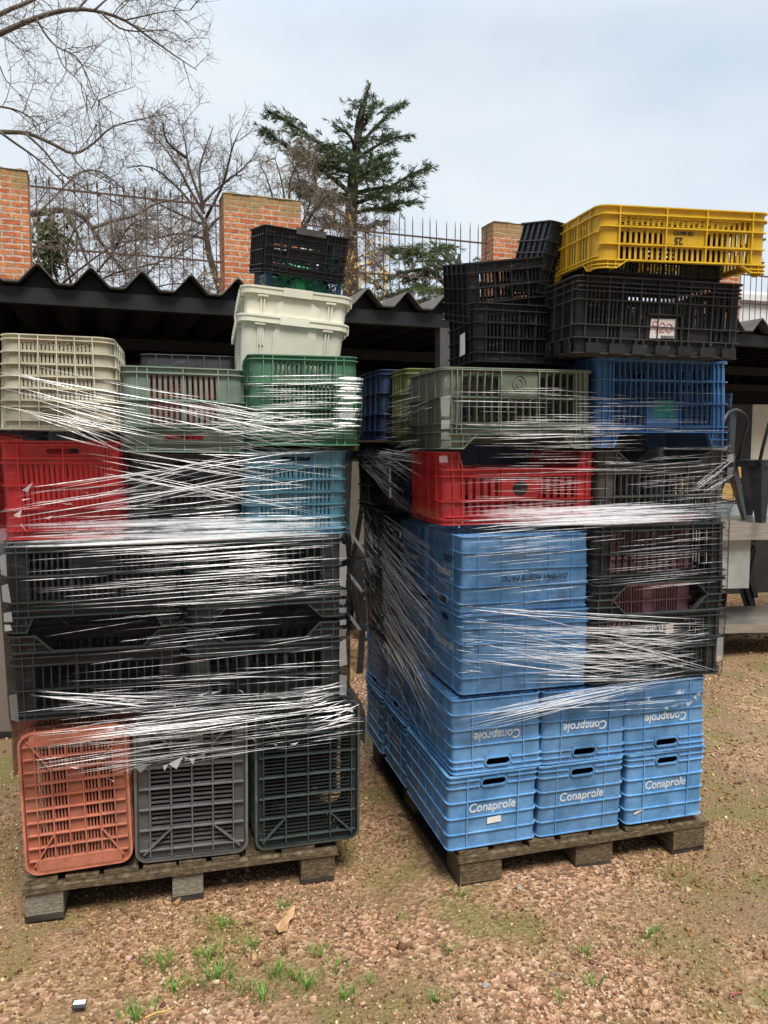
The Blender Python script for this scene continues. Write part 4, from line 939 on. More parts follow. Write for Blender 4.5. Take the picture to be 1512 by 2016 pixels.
def gravel():
    """loose stones: small irregular solids, thinning out with distance and where bare soil shows"""
    base = np.array([(x, y, z) for x in (-1, 1) for y in (-1, 1) for z in (-1, 1)], float)
    quads = np.array([(0, 1, 3, 2), (4, 6, 7, 5), (0, 4, 5, 1), (2, 3, 7, 6), (0, 2, 6, 4), (1, 5, 7, 3)])
    xs, ys, ss = [], [], []
    def batch(n, x0, x1, y0, y1, s0, s1, pw=2.2):
        xs.append(nrng.uniform(x0, x1, n)); ys.append(nrng.uniform(y0, y1, n)); ss.append(s0 + (s1 - s0) * nrng.uniform(0, 1, n) ** pw)
    batch(62000, -1.9, 2.1, 1.35, 3.2, .0022, .0062); batch(3600, -1.9, 2.1, 1.35, 3.2, .0055, .0105); batch(160, -1.9, 2.1, 1.4, 3.2, .013, .02)
    batch(14000, -2.6, 3.4, 3.2, 5.2, .005, .011); batch(6000, -3.2, 5.2, 5.2, 8.5, .008, .016)
    x, y, s = map(np.concatenate, (xs, ys, ss))
    soil = np.sin(1.9 * x + .4) * np.sin(2.3 * y + 1.1) + .6 * np.sin(4.3 * x - 2.2 * y) + .35 * np.sin(9 * x + 5 * y)
    soil += np.clip((x - .35) * 0.9, 0, 1.2) * (y < 2.65)                   # barer, damper ground at the near right
    keep = nrng.uniform(-.35, 1.35, len(x)) > soil * .95
    x, y, s = x[keep], y[keep], s[keep]; n = len(x)
    v = base[None] * nrng.uniform(.55, 1.0, (n, 8, 3)) * (s[:, None, None] * nrng.uniform(.7, 1.25, (n, 1, 3)) * np.array([1, 1, .72]))
    v *= .8
    a = nrng.uniform(0, 6.28, (n, 3)); 
    for k in range(3):
        c, sn = np.cos(a[:, k])[:, None], np.sin(a[:, k])[:, None]
        if k != 2: c, sn = np.cos(a[:, k] * .15)[:, None], np.sin(a[:, k] * .15)[:, None]
        i, j = [(1, 2), (0, 2), (0, 1)][k]
        vi, vj = v[:, :, i].copy(), v[:, :, j].copy(); v[:, :, i] = c * vi - sn * vj; v[:, :, j] = sn * vi + c * vj
    z = 0.010 * np.sin(2.1 * x + 1.3 * y) * np.sin(1.7 * y - .6 * x) + .006 * np.sin(5.3 * x + 2) * np.sin(4.1 * y)
    z = np.where((x > -4) & (x < 5) & (y < 7.2), z, 0)
    v += np.stack([x, y, z + s * .25], 1)[:, None]
    me = bpy.data.meshes.new('gravel'); f = (quads[None] + (np.arange(n) * 8)[:, None, None]).reshape(-1, 4)
    me.vertices.add(n * 8); me.vertices.foreach_set('co', v.reshape(-1)); me.loops.add(f.size); me.loops.foreach_set('vertex_index', f.reshape(-1).astype(np.int32))
    me.polygons.add(len(f)); me.polygons.foreach_set('loop_start', np.arange(0, f.size, 4, dtype=np.int32)); me.materials.append(M['stone']); me.update(); me.validate()
    tag(obj('gravel', me), 'reddish brown loose gravel spread over the yard', 'gravel', kind='stuff')
gravel()
def wpt(x, y, z=0.0):
    d = at(x, y, 1.0) - _o; return _o + d * ((z - CAMH) / d[2])
# a few stones large enough to tell apart
def rock(px, py, s, label, m=M['stone'], seed=0):
    q = np.random.default_rng(seed); import bmesh
    bm = bmesh.new(); bmesh.ops.create_icosphere(bm, subdivisions=2, radius=1)
    for v in bm.verts: v.co = Vector([c * k for c, k in zip(v.co, (s, s * .8, s * .6))]) * q.uniform(.82, 1.1)
    me = bpy.data.meshes.new('pebble'); bm.to_mesh(me); bm.free(); me.materials.append(m)
    o = obj('pebble', me); p = wpt(px, py); o.location = (p[0], p[1], gz(p[0], p[1]) + s * .3); o.rotation_euler = (0, 0, q.uniform(0, 6)); return tag(o, label, 'pebble', 'larger pebbles on the gravel')
M['pebble_grey'] = simple('grey_pebble', (0.30, 0.27, 0.23), 0.8, 0, 0.3, 60, 0.3)
M['pebble_pink'] = simple('pink_pebble', (0.46, 0.29, 0.22), 0.8, 0, 0.3, 60, 0.3)
rock(957, 1942, .013, 'grey pebble lying on the gravel between the pallets, in front', M['pebble_grey'], 1)
rock(1022, 1757, .013, 'grey pebble beside the front left block of the blue crates pallet', M['pebble_grey'], 2)
rock(254, 1883, .014, 'pink pebble in front of the grey block of the left pallet', M['pebble_pink'], 3)
rock(274, 1812, .012, 'pink pebble beside the left front block of the left pallet', M['pebble_pink'], 4)
rock(716, 1817, .009, 'small pink pebble on open gravel between the two pallets', M['pebble_pink'], 5)

# grass tufts
def tuft(px, py, h, nbl, label, sp=.035, seed=0):
    q = random.Random(seed); b = MB(); p = wpt(px, py)
    for i in range(nbl):
        a = q.uniform(0, 6.28); r0 = q.uniform(0, sp); x, y = r0 * math.cos(a), r0 * math.sin(a); a2 = a + q.uniform(-.9, .9)
        L = h * q.uniform(.45, 1.1); ln = q.uniform(.25, 1.0); w = q.uniform(.0013, .0027); sx, sy = -math.sin(a2) * w, math.cos(a2) * w
        pts = []
        for k in range(4):
            t = k / 3; rr = L * ln * t * t; pts.append((x + math.cos(a2) * rr, y + math.sin(a2) * rr, L * (t - .25 * ln * t * t), 1 - t * .92))
        P = []
        for X, Y, Z, k in pts: P += [(X - sx * k, Y - sy * k, Z), (X + sx * k, Y + sy * k, Z)]
        b.add(P, [(0, 1, 3, 2), (2, 3, 5, 4), (4, 5, 7, 6)])
    o = obj('grass_tuft', b.mesh('grass_tuft', M['grass'])); o.location = (p[0], p[1], gz(p[0], p[1])); tag(o, label, 'grass tuft', 'grass tufts in the gravel')
TF = [(437, 1823, .045, 26, 'small dense green tuft in front of the middle block of the left pallet'), (557, 1787, .05, 14, 'thin tuft beside the dry brown leaf, further back'), (492, 1862, .045, 22, 'small tuft left of the dry brown leaf'),
      (412, 1880, .055, 38, 'bushy tuft just behind the largest green clump'), (428, 1922, .065, 60, 'largest green clump of grass in the foreground'), (318, 1898, .065, 34, 'tall thin tuft at the left of the grass patch'),
      (345, 1945, .055, 36, 'tuft at the lower left of the largest green clump'), (268, 2000, .065, 36, 'tuft at the bottom edge, nearest the flat white scrap'), (478, 1945, .05, 20, 'tuft at the right of the largest green clump'),
      (543, 1915, .05, 22, 'tuft under the dry brown leaf, left of three'), (575, 1920, .045, 16, 'tiny tuft between two tufts under the dry brown leaf'), (604, 1942, .055, 34, 'dense tuft in front of the dry brown leaf'),
      (628, 1878, .045, 18, 'upright tuft right of the dry brown leaf'), (661, 1908, .045, 18, 'tuft on open gravel, right of the grass patch'), (680, 1968, .045, 26, 'low dense tuft right of the dense tuft in front of the leaf'),
      (517, 1963, .045, 18, 'low tuft in the gravel straight below the dry leaf'), (862, 1975, .05, 18, 'lone tuft at the bottom, below the grey pebble'), (892, 1873, .04, 14, 'small tuft left of the grey pebble'),
      (1281, 1843, .035, 24, 'lone bright tuft in front of the right pallet'), (1148, 1880, .04, 16, 'faint tuft on bare soil, right of the grey pebble'), (1170, 1940, .04, 18, 'tuft on mossy soil at the lower right'),
      (1101, 1967, .03, 20, 'low mossy tuft on bare soil at the lower right'), (910, 1768, .05, 16, 'tuft growing against the front left block of the right pallet'), (798, 1808, .03, 12, 'sparse tuft between the pallets'),
      (722, 1935, .03, 14, 'tiny tuft in open gravel, lower middle')]
for i, t in enumerate(TF): tuft(t[0], t[1], t[2] * .9, int(t[3] * 1.8), t[4], .06 if t[3] > 30 else .038, seed=100 + i)
# dry leaf, scraps, twigs
b = MB(); out = [(-.075, -.012), (-.03, -.028), (.0, -.016), (.03, -.020), (.085, .004), (.04, .012), (.012, .006), (-.01, .022), (-.05, .018)]
b.prism(WF, out, 0, .0015); b.deform(lambda v: np.stack([v[:, 0], v[:, 1], v[:, 2] + .012 * np.cos(v[:, 1] * 70) + .02 * (v[:, 0] + .075) + .004 * np.sin(v[:, 0] * 60)], 1))
o = obj('dry_leaf', b.mesh('dry_leaf', M['dry_leaf'])); p = wpt(562, 1820); o.location = (p[0], p[1], .012); o.rotation_euler = (R(14), R(-8), R(66)); o.scale = (.8, .8, .8); tag(o, 'pointed dry brown leaf lying on the gravel between the pallets', 'leaf')
o = thing('litter_scrap', 'flat white and black scrap on the gravel at the bottom left', 'scrap'); p = wpt(156, 1985); o.location = (p[0], p[1], .010); o.rotation_euler = (R(12), R(4), R(15)); o.scale = (.85, .85, .85)
b = MB(); b.box(WF, -.022, .022, -.016, .016, 0, .005); obj('case', b.mesh('case', M['dark_grey']), o); b = MB(); b.prism(WF, [(-.020, -.002), (.018, -.004), (.021, .013), (-.016, .014)], .0053, .0063); obj('paper', b.mesh('paper', M['paper']), o)
def stick_on_ground(px, py, ln, rot, m, label, r=.0025):
    b = MB(); b.tube([(-ln / 2, 0, 0), (-ln * .1, ln * .03, .004), (ln * .2, -ln * .02, .002), (ln / 2, ln * .04, .006)], [r, r, r * .8, r * .4], 5)
    o = obj('twig', b.mesh('twig', m)); p = wpt(px, py); o.location = (p[0], p[1], .012); o.rotation_euler = (0, 0, R(rot)); tag(o, label, 'twig', 'twigs on the gravel')
stick_on_ground(1452, 1770 + 195, .06, 20, M['red_stick'], 'short red twig at the lower right edge', .003)
stick_on_ground(150, 1839, .10, 3, M['twig_pale'], 'thin dry twig in front of the left pallet')
stick_on_ground(455, 1775, .07, 65, M['twig_pale'], 'dry twig under the left pallet edge, beside the middle block')
stick_on_ground(315, 2003, .08, 25, M['yellow_leaf'], 'pale dry stalk at the bottom edge among grass', .003)
stick_on_ground(1097, 1928, .05, -10, M['twig_pale'], 'tiny dry twig on bare soil at the lower right')

# ======================================================================= PALLETS
def pallet(P, W, D, label, seed, bw=(.125, .125, .125), u=(0, .47, .94)):
    q = random.Random(seed); root = thing('pallet', label, 'pallet', 'wooden pallets', pal(P)); zt = .142
    def blk(x0, x1, y0, y1, z0, z1, name, m=M['wood'], wob=.002):
        b = MB(); b.box(WF, x0, x1, y0, y1, z0, z1, brk=[x0 + (x1 - x0) * k / 6 for k in range(1, 6)] if x1 - x0 > .3 else None)
        b.deform(lambda v: v + np.stack([nrng.uniform(-wob, wob, len(v)) for _ in range(3)], 1)); return obj(name, b.mesh(name, m), root)
    for k in range(3):
        blk(u[k] - .004, u[k] + bw[k] - .006, .004, D, .0, .0185, 'skid', M['skid'])
        for j in range(3):
            v0 = (0, D / 2 - .06, D - .125)[j]
            blk(u[k], u[k] + bw[k] * q.uniform(.94, 1.0), v0 + q.uniform(0, .008), v0 + .135, .019, .0985, 'block', M['wood_grey'] if (seed == 3 and k < 2) else M['wood'])
    for j in range(3):
        v0 = (-.004, D / 2 - .05, D - .1)[j]; blk(-.006, W + .004, v0, v0 + .1, .099, .120, 'stringer_board', wob=.0015)
    x = .0
    while x < W - .06:
        w = q.uniform(.085, .12); w = min(w, W - x); blk(x, x + w, q.uniform(.0, .022), D - q.uniform(0, .02), .1205, .1415 - q.uniform(0, .002), 'deck_board'); x += w + q.uniform(.008, .03)
    return root
pallet(PL, 1.06, 1.2, 'weathered grey wooden pallet under the stack with the orange crate', 3, (.125, .115, .125), (0, .475, .93))
pallet(PR, 1.045, 1.22, 'brown wooden pallet under the blue dairy crates', 4, (.17, .155, .15), (0, .47, .89))
# ======================================================================= STRETCH FILM
def hull(prof):
    """prof: list of (z, u0, u1, v0, v1); returns point and normal on the wrapped outline: side 0 front, 1 right, 2 back, 3 left"""
    A = np.array([tuple(p) + (0,) * (6 - len(p)) for p in prof], float)
    def ext(z): return [float(np.interp(z, A[:, 0], A[:, k])) for k in (1, 2, 3, 4)]
    skew = lambda z: float(np.interp(z, A[:, 0], A[:, 5]))
    def pt(s, z, off=0.0):
        u0, u1, v0, v1 = ext(z); u0 -= off; u1 += off; v0 -= off; v1 += off
        k = int(s) % 4; a = s - int(s); r = .022
        if k == 0: p = [u0 + (u1 - u0) * a, v0]
        elif k == 1: p = [u1, v0 + (v1 - v0) * a]
        elif k == 2: p = [u1 + (u0 - u1) * a, v1]
        else: p = [u0, v1 + (v0 - v1) * a]
        # rounded corners
        cu, cv = min(max(p[0], u0 + r), u1 - r), min(max(p[1], v0 + r), v1 - r); du, dv = p[0] - cu, p[1] - cv; m = max(abs(du), abs(dv)); n = math.hypot(du, dv)
        if m > 0 and n > r: p = [cu + du / n * r, cv + dv / n * r]
        if k in (2, 3) and p[0] < (u0 + u1) / 2: p = [p[0] - skew(z) * (p[1] - v0) / (v1 - v0) * ((u1 - p[0]) / (u1 - u0)) ** 2, p[1]]
        return p
    return pt, ext
def film_sheet(P, name, label, prof, lo, hi, creases, seed, sagk=.006):
    """thin film wound round the crates between the heights lo(s) and hi(s), with its creases and folds in the same mesh"""
    pt, ext = hull(prof); q = np.random.default_rng(seed); b = MB(); uv = []
    ss = []
    for k in range(4):
        ss += [k + t for t in (0, .008, .016, .026, .04, .08, .14, .22, .3, .38, .46, .54, .62, .70, .78, .86, .92, .96, .974, .984, .992)]
    NS = len(ss); zz = sorted(set(list(np.linspace(min(r[0] for r in prof), max(r[0] for r in prof), 34)) + [r[0] for r in prof]))
    NT = 46; P_ = []; U = []
    for s in ss:
        a, c = lo(s), hi(s)
        zs = sorted([z for z in zz if a + .004 < z < c - .004] + [a, c]); zs = list(np.interp(np.linspace(0, len(zs) - 1, NT), range(len(zs)), zs))
        for z in zs:
            u, v = pt(s, z, .006)
            w = .0035 * math.sin(31 * z + 3 * s + seed) + .0025 * math.sin(57 * z + 9 * s)
            k = int(s); f = math.sin(math.pi * (s - k)); g = -w * f - sagk * f
            if k == 0: v -= g * .6
            elif k == 1: u += g * .6
            elif k == 3: u -= g * .6
            P_.append((u, v, z)); U.append((s, z))
    n = len(P_); fs = []
    for i in range(NS):
        i2 = (i + 1) % NS
        for j in range(NT - 1): fs.append((i * NT + j, i2 * NT + j, i2 * NT + j + 1, i * NT + j + 1))
    b.add(P_, fs, 0)
    uvv = list(U)
    fold = []
    for spec in creases:
        for (s0, z0, s1, z1, w, mi, bow) in spec:
            if mi == 9:                                        # sky reflection painted as a white quad on a rounded corner, between two ribs
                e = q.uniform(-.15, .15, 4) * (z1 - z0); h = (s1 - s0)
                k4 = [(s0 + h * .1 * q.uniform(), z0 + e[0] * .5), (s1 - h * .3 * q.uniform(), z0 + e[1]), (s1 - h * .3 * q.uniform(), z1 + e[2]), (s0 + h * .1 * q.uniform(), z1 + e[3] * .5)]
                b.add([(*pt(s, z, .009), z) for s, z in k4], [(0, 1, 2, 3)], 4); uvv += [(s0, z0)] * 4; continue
            if w < 0:                                          # torn shred: ragged triangle
                r_ = q.uniform(-1, 1, 4); k3 = [(s0, z0), (s1, z1), (s0 + (s1 - s0) * (.5 + .4 * r_[0]), z0 + w * (.5 + .5 * abs(r_[1])))]
                b.add([(*pt(s, z, .010 + .006 * abs(r_[2]) * (i == 2)), z) for i, (s, z) in enumerate(k3)], [(0, 1, 2)], mi); uvv += [(10.5, z0)] * 3; continue
            K = 7; pl = []
            for i in range(K):
                t = i / (K - 1); s = s0 + (s1 - s0) * t; z = z0 + (z1 - z0) * t + bow * math.sin(math.pi * t)
                u, v = pt(s, z, .010); ww = w * (math.sin(math.pi * (0.04 + .92 * t)) ** .7)
                dz = .01; u2, v2 = pt(s, z + dz, .010)
                k = int(s) % 4; nrm = {0: (0, -1), 1: (1, 0), 2: (0, 1), 3: (-1, 0)}[k]
                pl.append(((u, v, z), (u2 - u, v2 - v, dz), ww, nrm))
            Q = []; ti = 0; hash_v = q.uniform(0, 80)
            for (p, d, ww, nr) in pl:
                d = V3(*d); d /= np.linalg.norm(d); p = V3(*p); nn = V3(nr[0], nr[1], 0)
                Q += [tuple(p + d * ww / 2), tuple(p + nn * ww * .38 - d * ww * .12), tuple(p - d * ww / 2)]
                uvv += [(10 + ti / (K - 1), hash_v)] * 3; ti += 1
            F_ = []
            for i in range(K - 1): a = 3 * i; F_ += [(a, a + 1, a + 4, a + 3), (a + 1, a + 2, a + 5, a + 4)]
            b.add(Q, F_, mi)
    me = b.mesh(name, M['film'], M['crease'], M['crease_soft'], M['crease_band'], M['crease_patch'])
    ul = me.uv_layers.new(name='UVMap'); li = np.empty(len(me.loops), np.int32); me.loops.foreach_get('vertex_index', li)
    ul.data.foreach_set('uv', np.array(uvv, np.float32)[li].ravel())
    sm = np.array([m == 0 for m in b.mi]); me.polygons.foreach_set('use_smooth', sm)
    o = obj(name, me); o.matrix_world = pal(P); tag(o, label, 'stretch film', 'stretch film round the two stacks'); return o
def zone(n, s0, s1, z0, z1, ln, slope, w, seed, mi=1, slj=.02, bow=.0, front=1.08, fan=None):
    """n creases starting between s0..s1 (side coordinate) and z0..z1; ln length range in side units; slope dz per side unit"""
    q = np.random.default_rng(seed); out = []
    n = max(1, int(n * 1.0))
    for i in range(n):
        L = q.uniform(*ln); s = q.uniform(s0, max(s0 + .0001, s1 - L)); z = z0 + (z1 - z0) * (i + q.uniform(.1, .9)) / n; e = min(s + L, int(s0) + .999)
        sl = slope + q.normal(0, slj); ww = (w[0] + (w[1] - w[0]) * q.uniform() ** 3) * .85
        out.append((s, z, e, z + sl * (e - s), ww, mi if (q.uniform() > .12 or mi == 3) else 2, q.normal(0, bow) if bow else 0))
    return out
def patch(s0, s1, zs): return [(s0, a, s1, c, 1, 9, 0) for a, c in zs]
def fanz(n, a, za, b0, zb, w, seed, mi=1, jb=.12):
    """creases fanning from about (a, za range) to about (b0, zb range)"""
    q = np.random.default_rng(seed); out = []
    for i in range(n):
        t = q.uniform(); t2 = min(1, max(0, t + q.normal(0, jb)))
        s = q.uniform(*a); e = q.uniform(*b0); z = za[0] + (za[1] - za[0]) * t; z2 = zb[0] + (zb[1] - zb[0]) * t2
        if q.uniform() < .6:                                    # shorter stretch of the same line
            f0 = q.uniform(0, .5); f1 = q.uniform(f0 + .25, 1); s, e, z, z2 = s + (e - s) * f0, s + (e - s) * f1, z + (z2 - z) * f0, z + (z2 - z) * f1
        out.append((s, z, e, z2, w[0] + (w[1] - w[0]) * q.uniform() ** 2.5, mi if q.uniform() > .15 else 2, q.normal(0, .003)))
    return out
def flakes(n, s0, s1, z0, z1, seed, sz=(.004, .014)):
    q = np.random.default_rng(seed); out = []
    for i in range(n):
        s = q.uniform(s0, s1); z = q.uniform(z0, z1); L = min(q.uniform(.008, .035), .985 - (s % 1)); out.append((s, z, s + max(L, .003), z + q.normal(0, .012), -q.uniform(*sz), 3, 0))
    return out
def flap(s0, s1, z0, z1, dep, n, seed):
    """a hanging torn edge of the film: a row of ragged triangles"""
    q = np.random.default_rng(seed); out = []; e = np.linspace(s0, s1, n + 1); e[1:-1] += q.normal(0, (s1 - s0) / n * .3, n - 1); zz = np.interp(e, [s0, s1], [z0, z1]) + q.normal(0, .004, n + 1)
    for i in range(n): out += [(e[i], zz[i], e[i + 1], zz[i + 1], -dep * q.uniform(.4, 1), 2 if q.uniform() < .5 else 3, 0)]
    return out
thin, mid_, fat = (.0012, .0027), (.0013, .0036), (.002, .006)
profL = [(.40, -.012, 1.16, -.004, 1.15), (.62, -.014, 1.165, -.008, 1.15), (.665, -.014, 1.15, .0, 1.15), (.70, -.022, 1.11, .004, 1.15), (1.265, -.035, 1.115, .004, 1.15), (1.285, -.035, 1.115, .012, 1.15), (1.345, -.06, 1.13, .095, 1.16), (1.58, -.065, 1.14, .085, 1.16), (1.64, -.05, 1.17, .06, 1.16), (1.95, -.05, 1.18, .06, 1.16)]
def loL(s):
    k = int(s); a = s - k
    if k == 0: return float(np.interp(a, [0, .1, .2, .25, .42, .5, .62, .85, 1], [.47, .44, .435, .47, .50, .475, .53, .52, .56])) + .008 * math.sin(43 * a) + .006 * math.sin(97 * a)
    return .50
def hiL(s):
    k = int(s); a = s - k
    if k == 0: return float(np.interp(a, [0, .3, .55, .7, 1], [1.86, 1.75, 1.73, 1.83, 1.83]))
    return 1.83 if k < 3 else 1.86
crL = [patch(.958, .984, [(1.185, 1.25), (1.10, 1.165), (1.063, 1.085), (1.03, 1.05), (1.0, 1.018), (.955, .975), (.915, .94), (.80, .895), (.70, .775)]), patch(.010, .034, [(1.18, 1.25), (1.095, 1.15), (1.03, 1.06), (1.0, 1.02), (.70, .79)]), patch(.925, .975, [(1.80, 1.835), (1.755, 1.79), (1.72, 1.75), (1.69, 1.715), (1.66, 1.68)]), zone(40, .0, 1.0, 1.268, 1.335, (.25, .7), .01, (.010, .024), 101, mi=3, slj=.008), fanz(26, (.0, .1), (1.70, 1.87), (.35, .62), (1.58, 1.76), mid_, 1), fanz(14, (.05, .2), (1.66, 1.76), (.33, .45), (1.56, 1.62), (.002, .007), 2),
       fanz(26, (.33, .5), (1.70, 1.79), (.75, .99), (1.58, 1.69), mid_, 3), zone(26, .62, 1.0, 1.66, 1.835, (.12, .33), .03, mid_, 4), zone(16, .90, .999, 1.66, 1.835, (.05, .1), .0, (.006, .018), 5),
       zone(22, .30, .98, 1.575, 1.70, (.1, .4), -.02, thin, 6, slj=.06), zone(30, .5, 1.0, 1.52, 1.66, (.1, .35), -.02, mid_, 7, slj=.16),
       fanz(15, (.2, .35), (1.50, 1.60), (.7, .95), (1.34, 1.48), mid_, 8), fanz(22, (.05, .3), (1.33, 1.46), (.55, .95), (1.44, 1.60), mid_, 9), fanz(8, (.0, .1), (1.34, 1.46), (.35, .55), (1.40, 1.52), (.002, .006), 10),
       zone(34, .0, 1.0, 1.33, 1.46, (.1, .4), .06, mid_, 11, slj=.06), zone(22, .02, 1.0, 1.262, 1.335, (.15, .6), .015, fat, 12, slj=.012), zone(22, .35, 1.0, 1.27, 1.36, (.08, .3), .03, fat, 13, slj=.04),
       zone(58, .05, .99, 1.06, 1.26, (.15, .55), .035, (.0018, .0042), 14, slj=.012), zone(34, .5, .99, 1.06, 1.25, (.04, .2), .035, thin, 15, slj=.012), zone(8, .05, .95, .98, 1.06, (.15, .4), .02, thin, 16),
       zone(14, .1, .95, .84, .98, (.12, .45), .07, mid_, 17, slj=.03), zone(40, .1, 1.0, .70, .83, (.1, .4), -.02, mid_, 18, slj=.03), fanz(10, (.06, .12), (.76, .80), (.3, .5), (.69, .74), (.002, .008), 19),
       zone(70, .0, 1.0, .60, .73, (.1, .5), .03, mid_, 20, slj=.025), zone(70, .05, 1.0, .50, .66, (.08, .4), .06, mid_, 21, slj=.03), zone(24, .8, 1.0, .54, .74, (.05, .18), .12, (.003, .01), 22, slj=.12),
       flakes(16, .1, .96, .68, .76, 23, (.003, .010)), flakes(18, .06, .96, .52, .66, 24, (.003, .010)), flakes(8, .03, .3, 1.34, 1.45, 25, (.004, .012)), flap(.30, .36, .50, .515, .035, 3, 26), flap(.40, .52, .505, .54, .03, 5, 261), flap(.24, .27, .485, .47, .02, 2, 262), zone(5, .2, .55, .49, .53, (.06, .14), .1, (.004, .009), 26, mi=2, slj=.1),
       zone(26, 1.0, 1.4, .7, 1.8, (.1, .3), -.02, mid_, 27, slj=.08)]
film_sheet(PL, 'stretch_film', 'clear stretch film with white creases, wound round the stack with the orange crate', profL, loL, hiL, crL, 1)
profR = [(.45, -.055, 1.04, -.004, 1.2), (.68, -.05, 1.06, -.002, 1.2), (.72, -.025, 1.09, .004, 1.13, .03), (1.0, -.025, 1.10, .004, 1.12, .045), (1.305, -.025, 1.10, .006, 1.11, .05), (1.325, -.03, 1.105, .02, 1.11, .04), (1.37, -.06, 1.18, .085, 1.11, .03), (1.56, -.07, 1.18, .085, 1.12, .03), (1.6, -.07, 1.135, .062, 1.14), (1.95, -.075, 1.135, .062, 1.14)]
def loR(s):
    k = int(s); a = s - k
    if k == 0: return float(np.interp(a, [0, .2, .4, .6, .85, .95, 1], [.58, .56, .60, .60, .585, .62, .64])) + .006 * math.sin(51 * a)
    if k == 3: return float(np.interp(a, [0, .25, .5, .8, 1], [.72, .71, .66, .60, .58]))
    return .70
def hiR(s):
    k = int(s); a = s - k
    if k == 0: return float(np.interp(a, [0, .5, 1], [1.845, 1.80, 1.79]))
    return 1.80 if k < 3 else float(np.interp(a, [0, 1], [1.80, 1.845]))
crR = [patch(.012, .045, [(1.70, 1.765), (1.655, 1.685), (1.615, 1.645), (1.588, 1.608), (1.535, 1.56)]), patch(.955, .985, [(1.53, 1.56), (1.48, 1.51), (.76, .86)]), zone(40, .02, 1.0, 1.308, 1.362, (.25, .7), .015, (.010, .024), 102, mi=3, slj=.008), zone(30, 3.0, 4.0, .7, 1.3, (.3, .7), -.3, (.006, .016), 108, mi=2, slj=.08), zone(34, .02, .99, 1.63, 1.80, (.12, .4), .005, thin, 31, slj=.012), zone(20, .05, .7, 1.585, 1.68, (.15, .4), .02, (.002, .006), 32, slj=.015), zone(22, .35, .62, 1.64, 1.80, (.04, .12), .0, thin, 33),
       zone(16, .05, .7, 1.50, 1.60, (.1, .35), .0, mid_, 34), zone(30, .02, .6, 1.33, 1.50, (.1, .4), .0, thin, 35, slj=.05), zone(26, .6, .99, 1.38, 1.55, (.06, .3), .04, thin, 36, slj=.05), fanz(16, (.8, .9), (1.36, 1.44), (.97, .999), (1.34, 1.56), thin, 37),
       zone(26, .05, 1.0, 1.305, 1.36, (.15, .6), .02, fat, 38, slj=.012), zone(26, .3, 1.0, 1.315, 1.375, (.1, .4), .02, fat, 39, slj=.02), zone(22, .0, .6, 1.20, 1.31, (.1, .4), .05, mid_, 40, slj=.015),
       zone(26, .5, .99, 1.06, 1.26, (.1, .35), .04, thin, 41, slj=.012), zone(12, .0, .55, 1.02, 1.2, (.1, .3), .05, thin, 42, slj=.01),
       fanz(48, (.0, .12), (.84, 1.04), (.55, .99), (.72, .93), (.0016, .0046), 43, jb=.18), fanz(30, (.02, .3), (.74, .95), (.7, .99), (.70, .90), (.0016, .0044), 44, jb=.2), zone(36, .45, .97, .715, .90, (.06, .28), .05, thin, 45, slj=.03), fanz(26, (.4, .55), (.86, .94), (.85, .99), (.72, .92), thin, 46, jb=.2),
       zone(24, .0, .95, .62, .71, (.12, .4), .03, mid_, 47, slj=.05), fanz(22, (.0, .12), (.585, .66), (.6, .85), (.69, .72), mid_, 48), flakes(8, .70, .93, .61, .66, 49, (.003, .009)), flap(.78, .93, .60, .625, .022, 5, 501), zone(30, .0, .12, .8, 1.05, (.02, .08), -.1, thin, 51, slj=.1),
       # left side
       zone(12, 3.3, 4.0, 1.60, 1.82, (.2, .5), .02, mid_, 52, slj=.02), zone(50, 3.1, 4.0, 1.56, 1.76, (.05, .25), .04, thin, 53, slj=.05), fanz(34, (3.0, 3.12), (1.50, 1.62), (3.5, 3.9), (1.33, 1.50), mid_, 54), fanz(26, (3.0, 3.1), (1.48, 1.60), (3.6, 3.99), (1.50, 1.56), mid_, 55),
       fanz(80, (3.0, 3.2), (1.02, 1.34), (3.4, 3.99), (.78, 1.22), (.0013, .0036), 56, jb=.16), fanz(60, (3.0, 3.3), (.86, 1.2), (3.6, 3.99), (.64, .95), (.0013, .0036), 57, jb=.18), fanz(40, (3.0, 3.06), (1.05, 1.4), (3.12, 3.4), (.95, 1.25), (.002, .007), 58, jb=.1),
       fanz(50, (3.0, 3.2), (.74, 1.02), (3.4, 3.98), (.60, .80), (.0014, .005), 59), zone(34, 3.0, 3.035, .85, 1.33, (.012, .03), .3, (.006, .018), 60, slj=.3)]
film_sheet(PR, 'stretch_film', 'clear stretch film with white creases, wound round the stack with the blue dairy crates', profR, loR, hiR, crR, 2)
# ======================================================================= SHED
hd = R(20.9); S0 = at(73, 517, 5.0); CREST = S0[2]
SU = np.array([math.cos(hd), math.sin(hd), 0]); SV = np.array([-math.sin(hd), math.cos(hd), 0])
SHM = Matrix(((SU[0], SV[0], 0, S0[0]), (SU[1], SV[1], 0, S0[1]), (0, 0, 1, 0), (0, 0, 0, 1)))     # local: x along the eave, y to the back
shed = thing('open_shed', 'open fronted shed with a dark deeply corrugated roof on a steel beam', 'shed', None, SHM)
pitch = .3255; hgt = .118; prof = []
for i in range(-20, 50):
    x = i * pitch; prof += [(x - .122, -hgt), (x - .108, -hgt + .008), (x - .02, -.012), (x - .008, 0), (x + .008, 0), (x + .02, -.012), (x + .108, -hgt + .008), (x + .122, -hgt)]
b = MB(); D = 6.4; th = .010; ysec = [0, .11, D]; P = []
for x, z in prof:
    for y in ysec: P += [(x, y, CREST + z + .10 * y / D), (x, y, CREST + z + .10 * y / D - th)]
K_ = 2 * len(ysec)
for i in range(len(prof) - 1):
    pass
fs0, fs1 = [], []
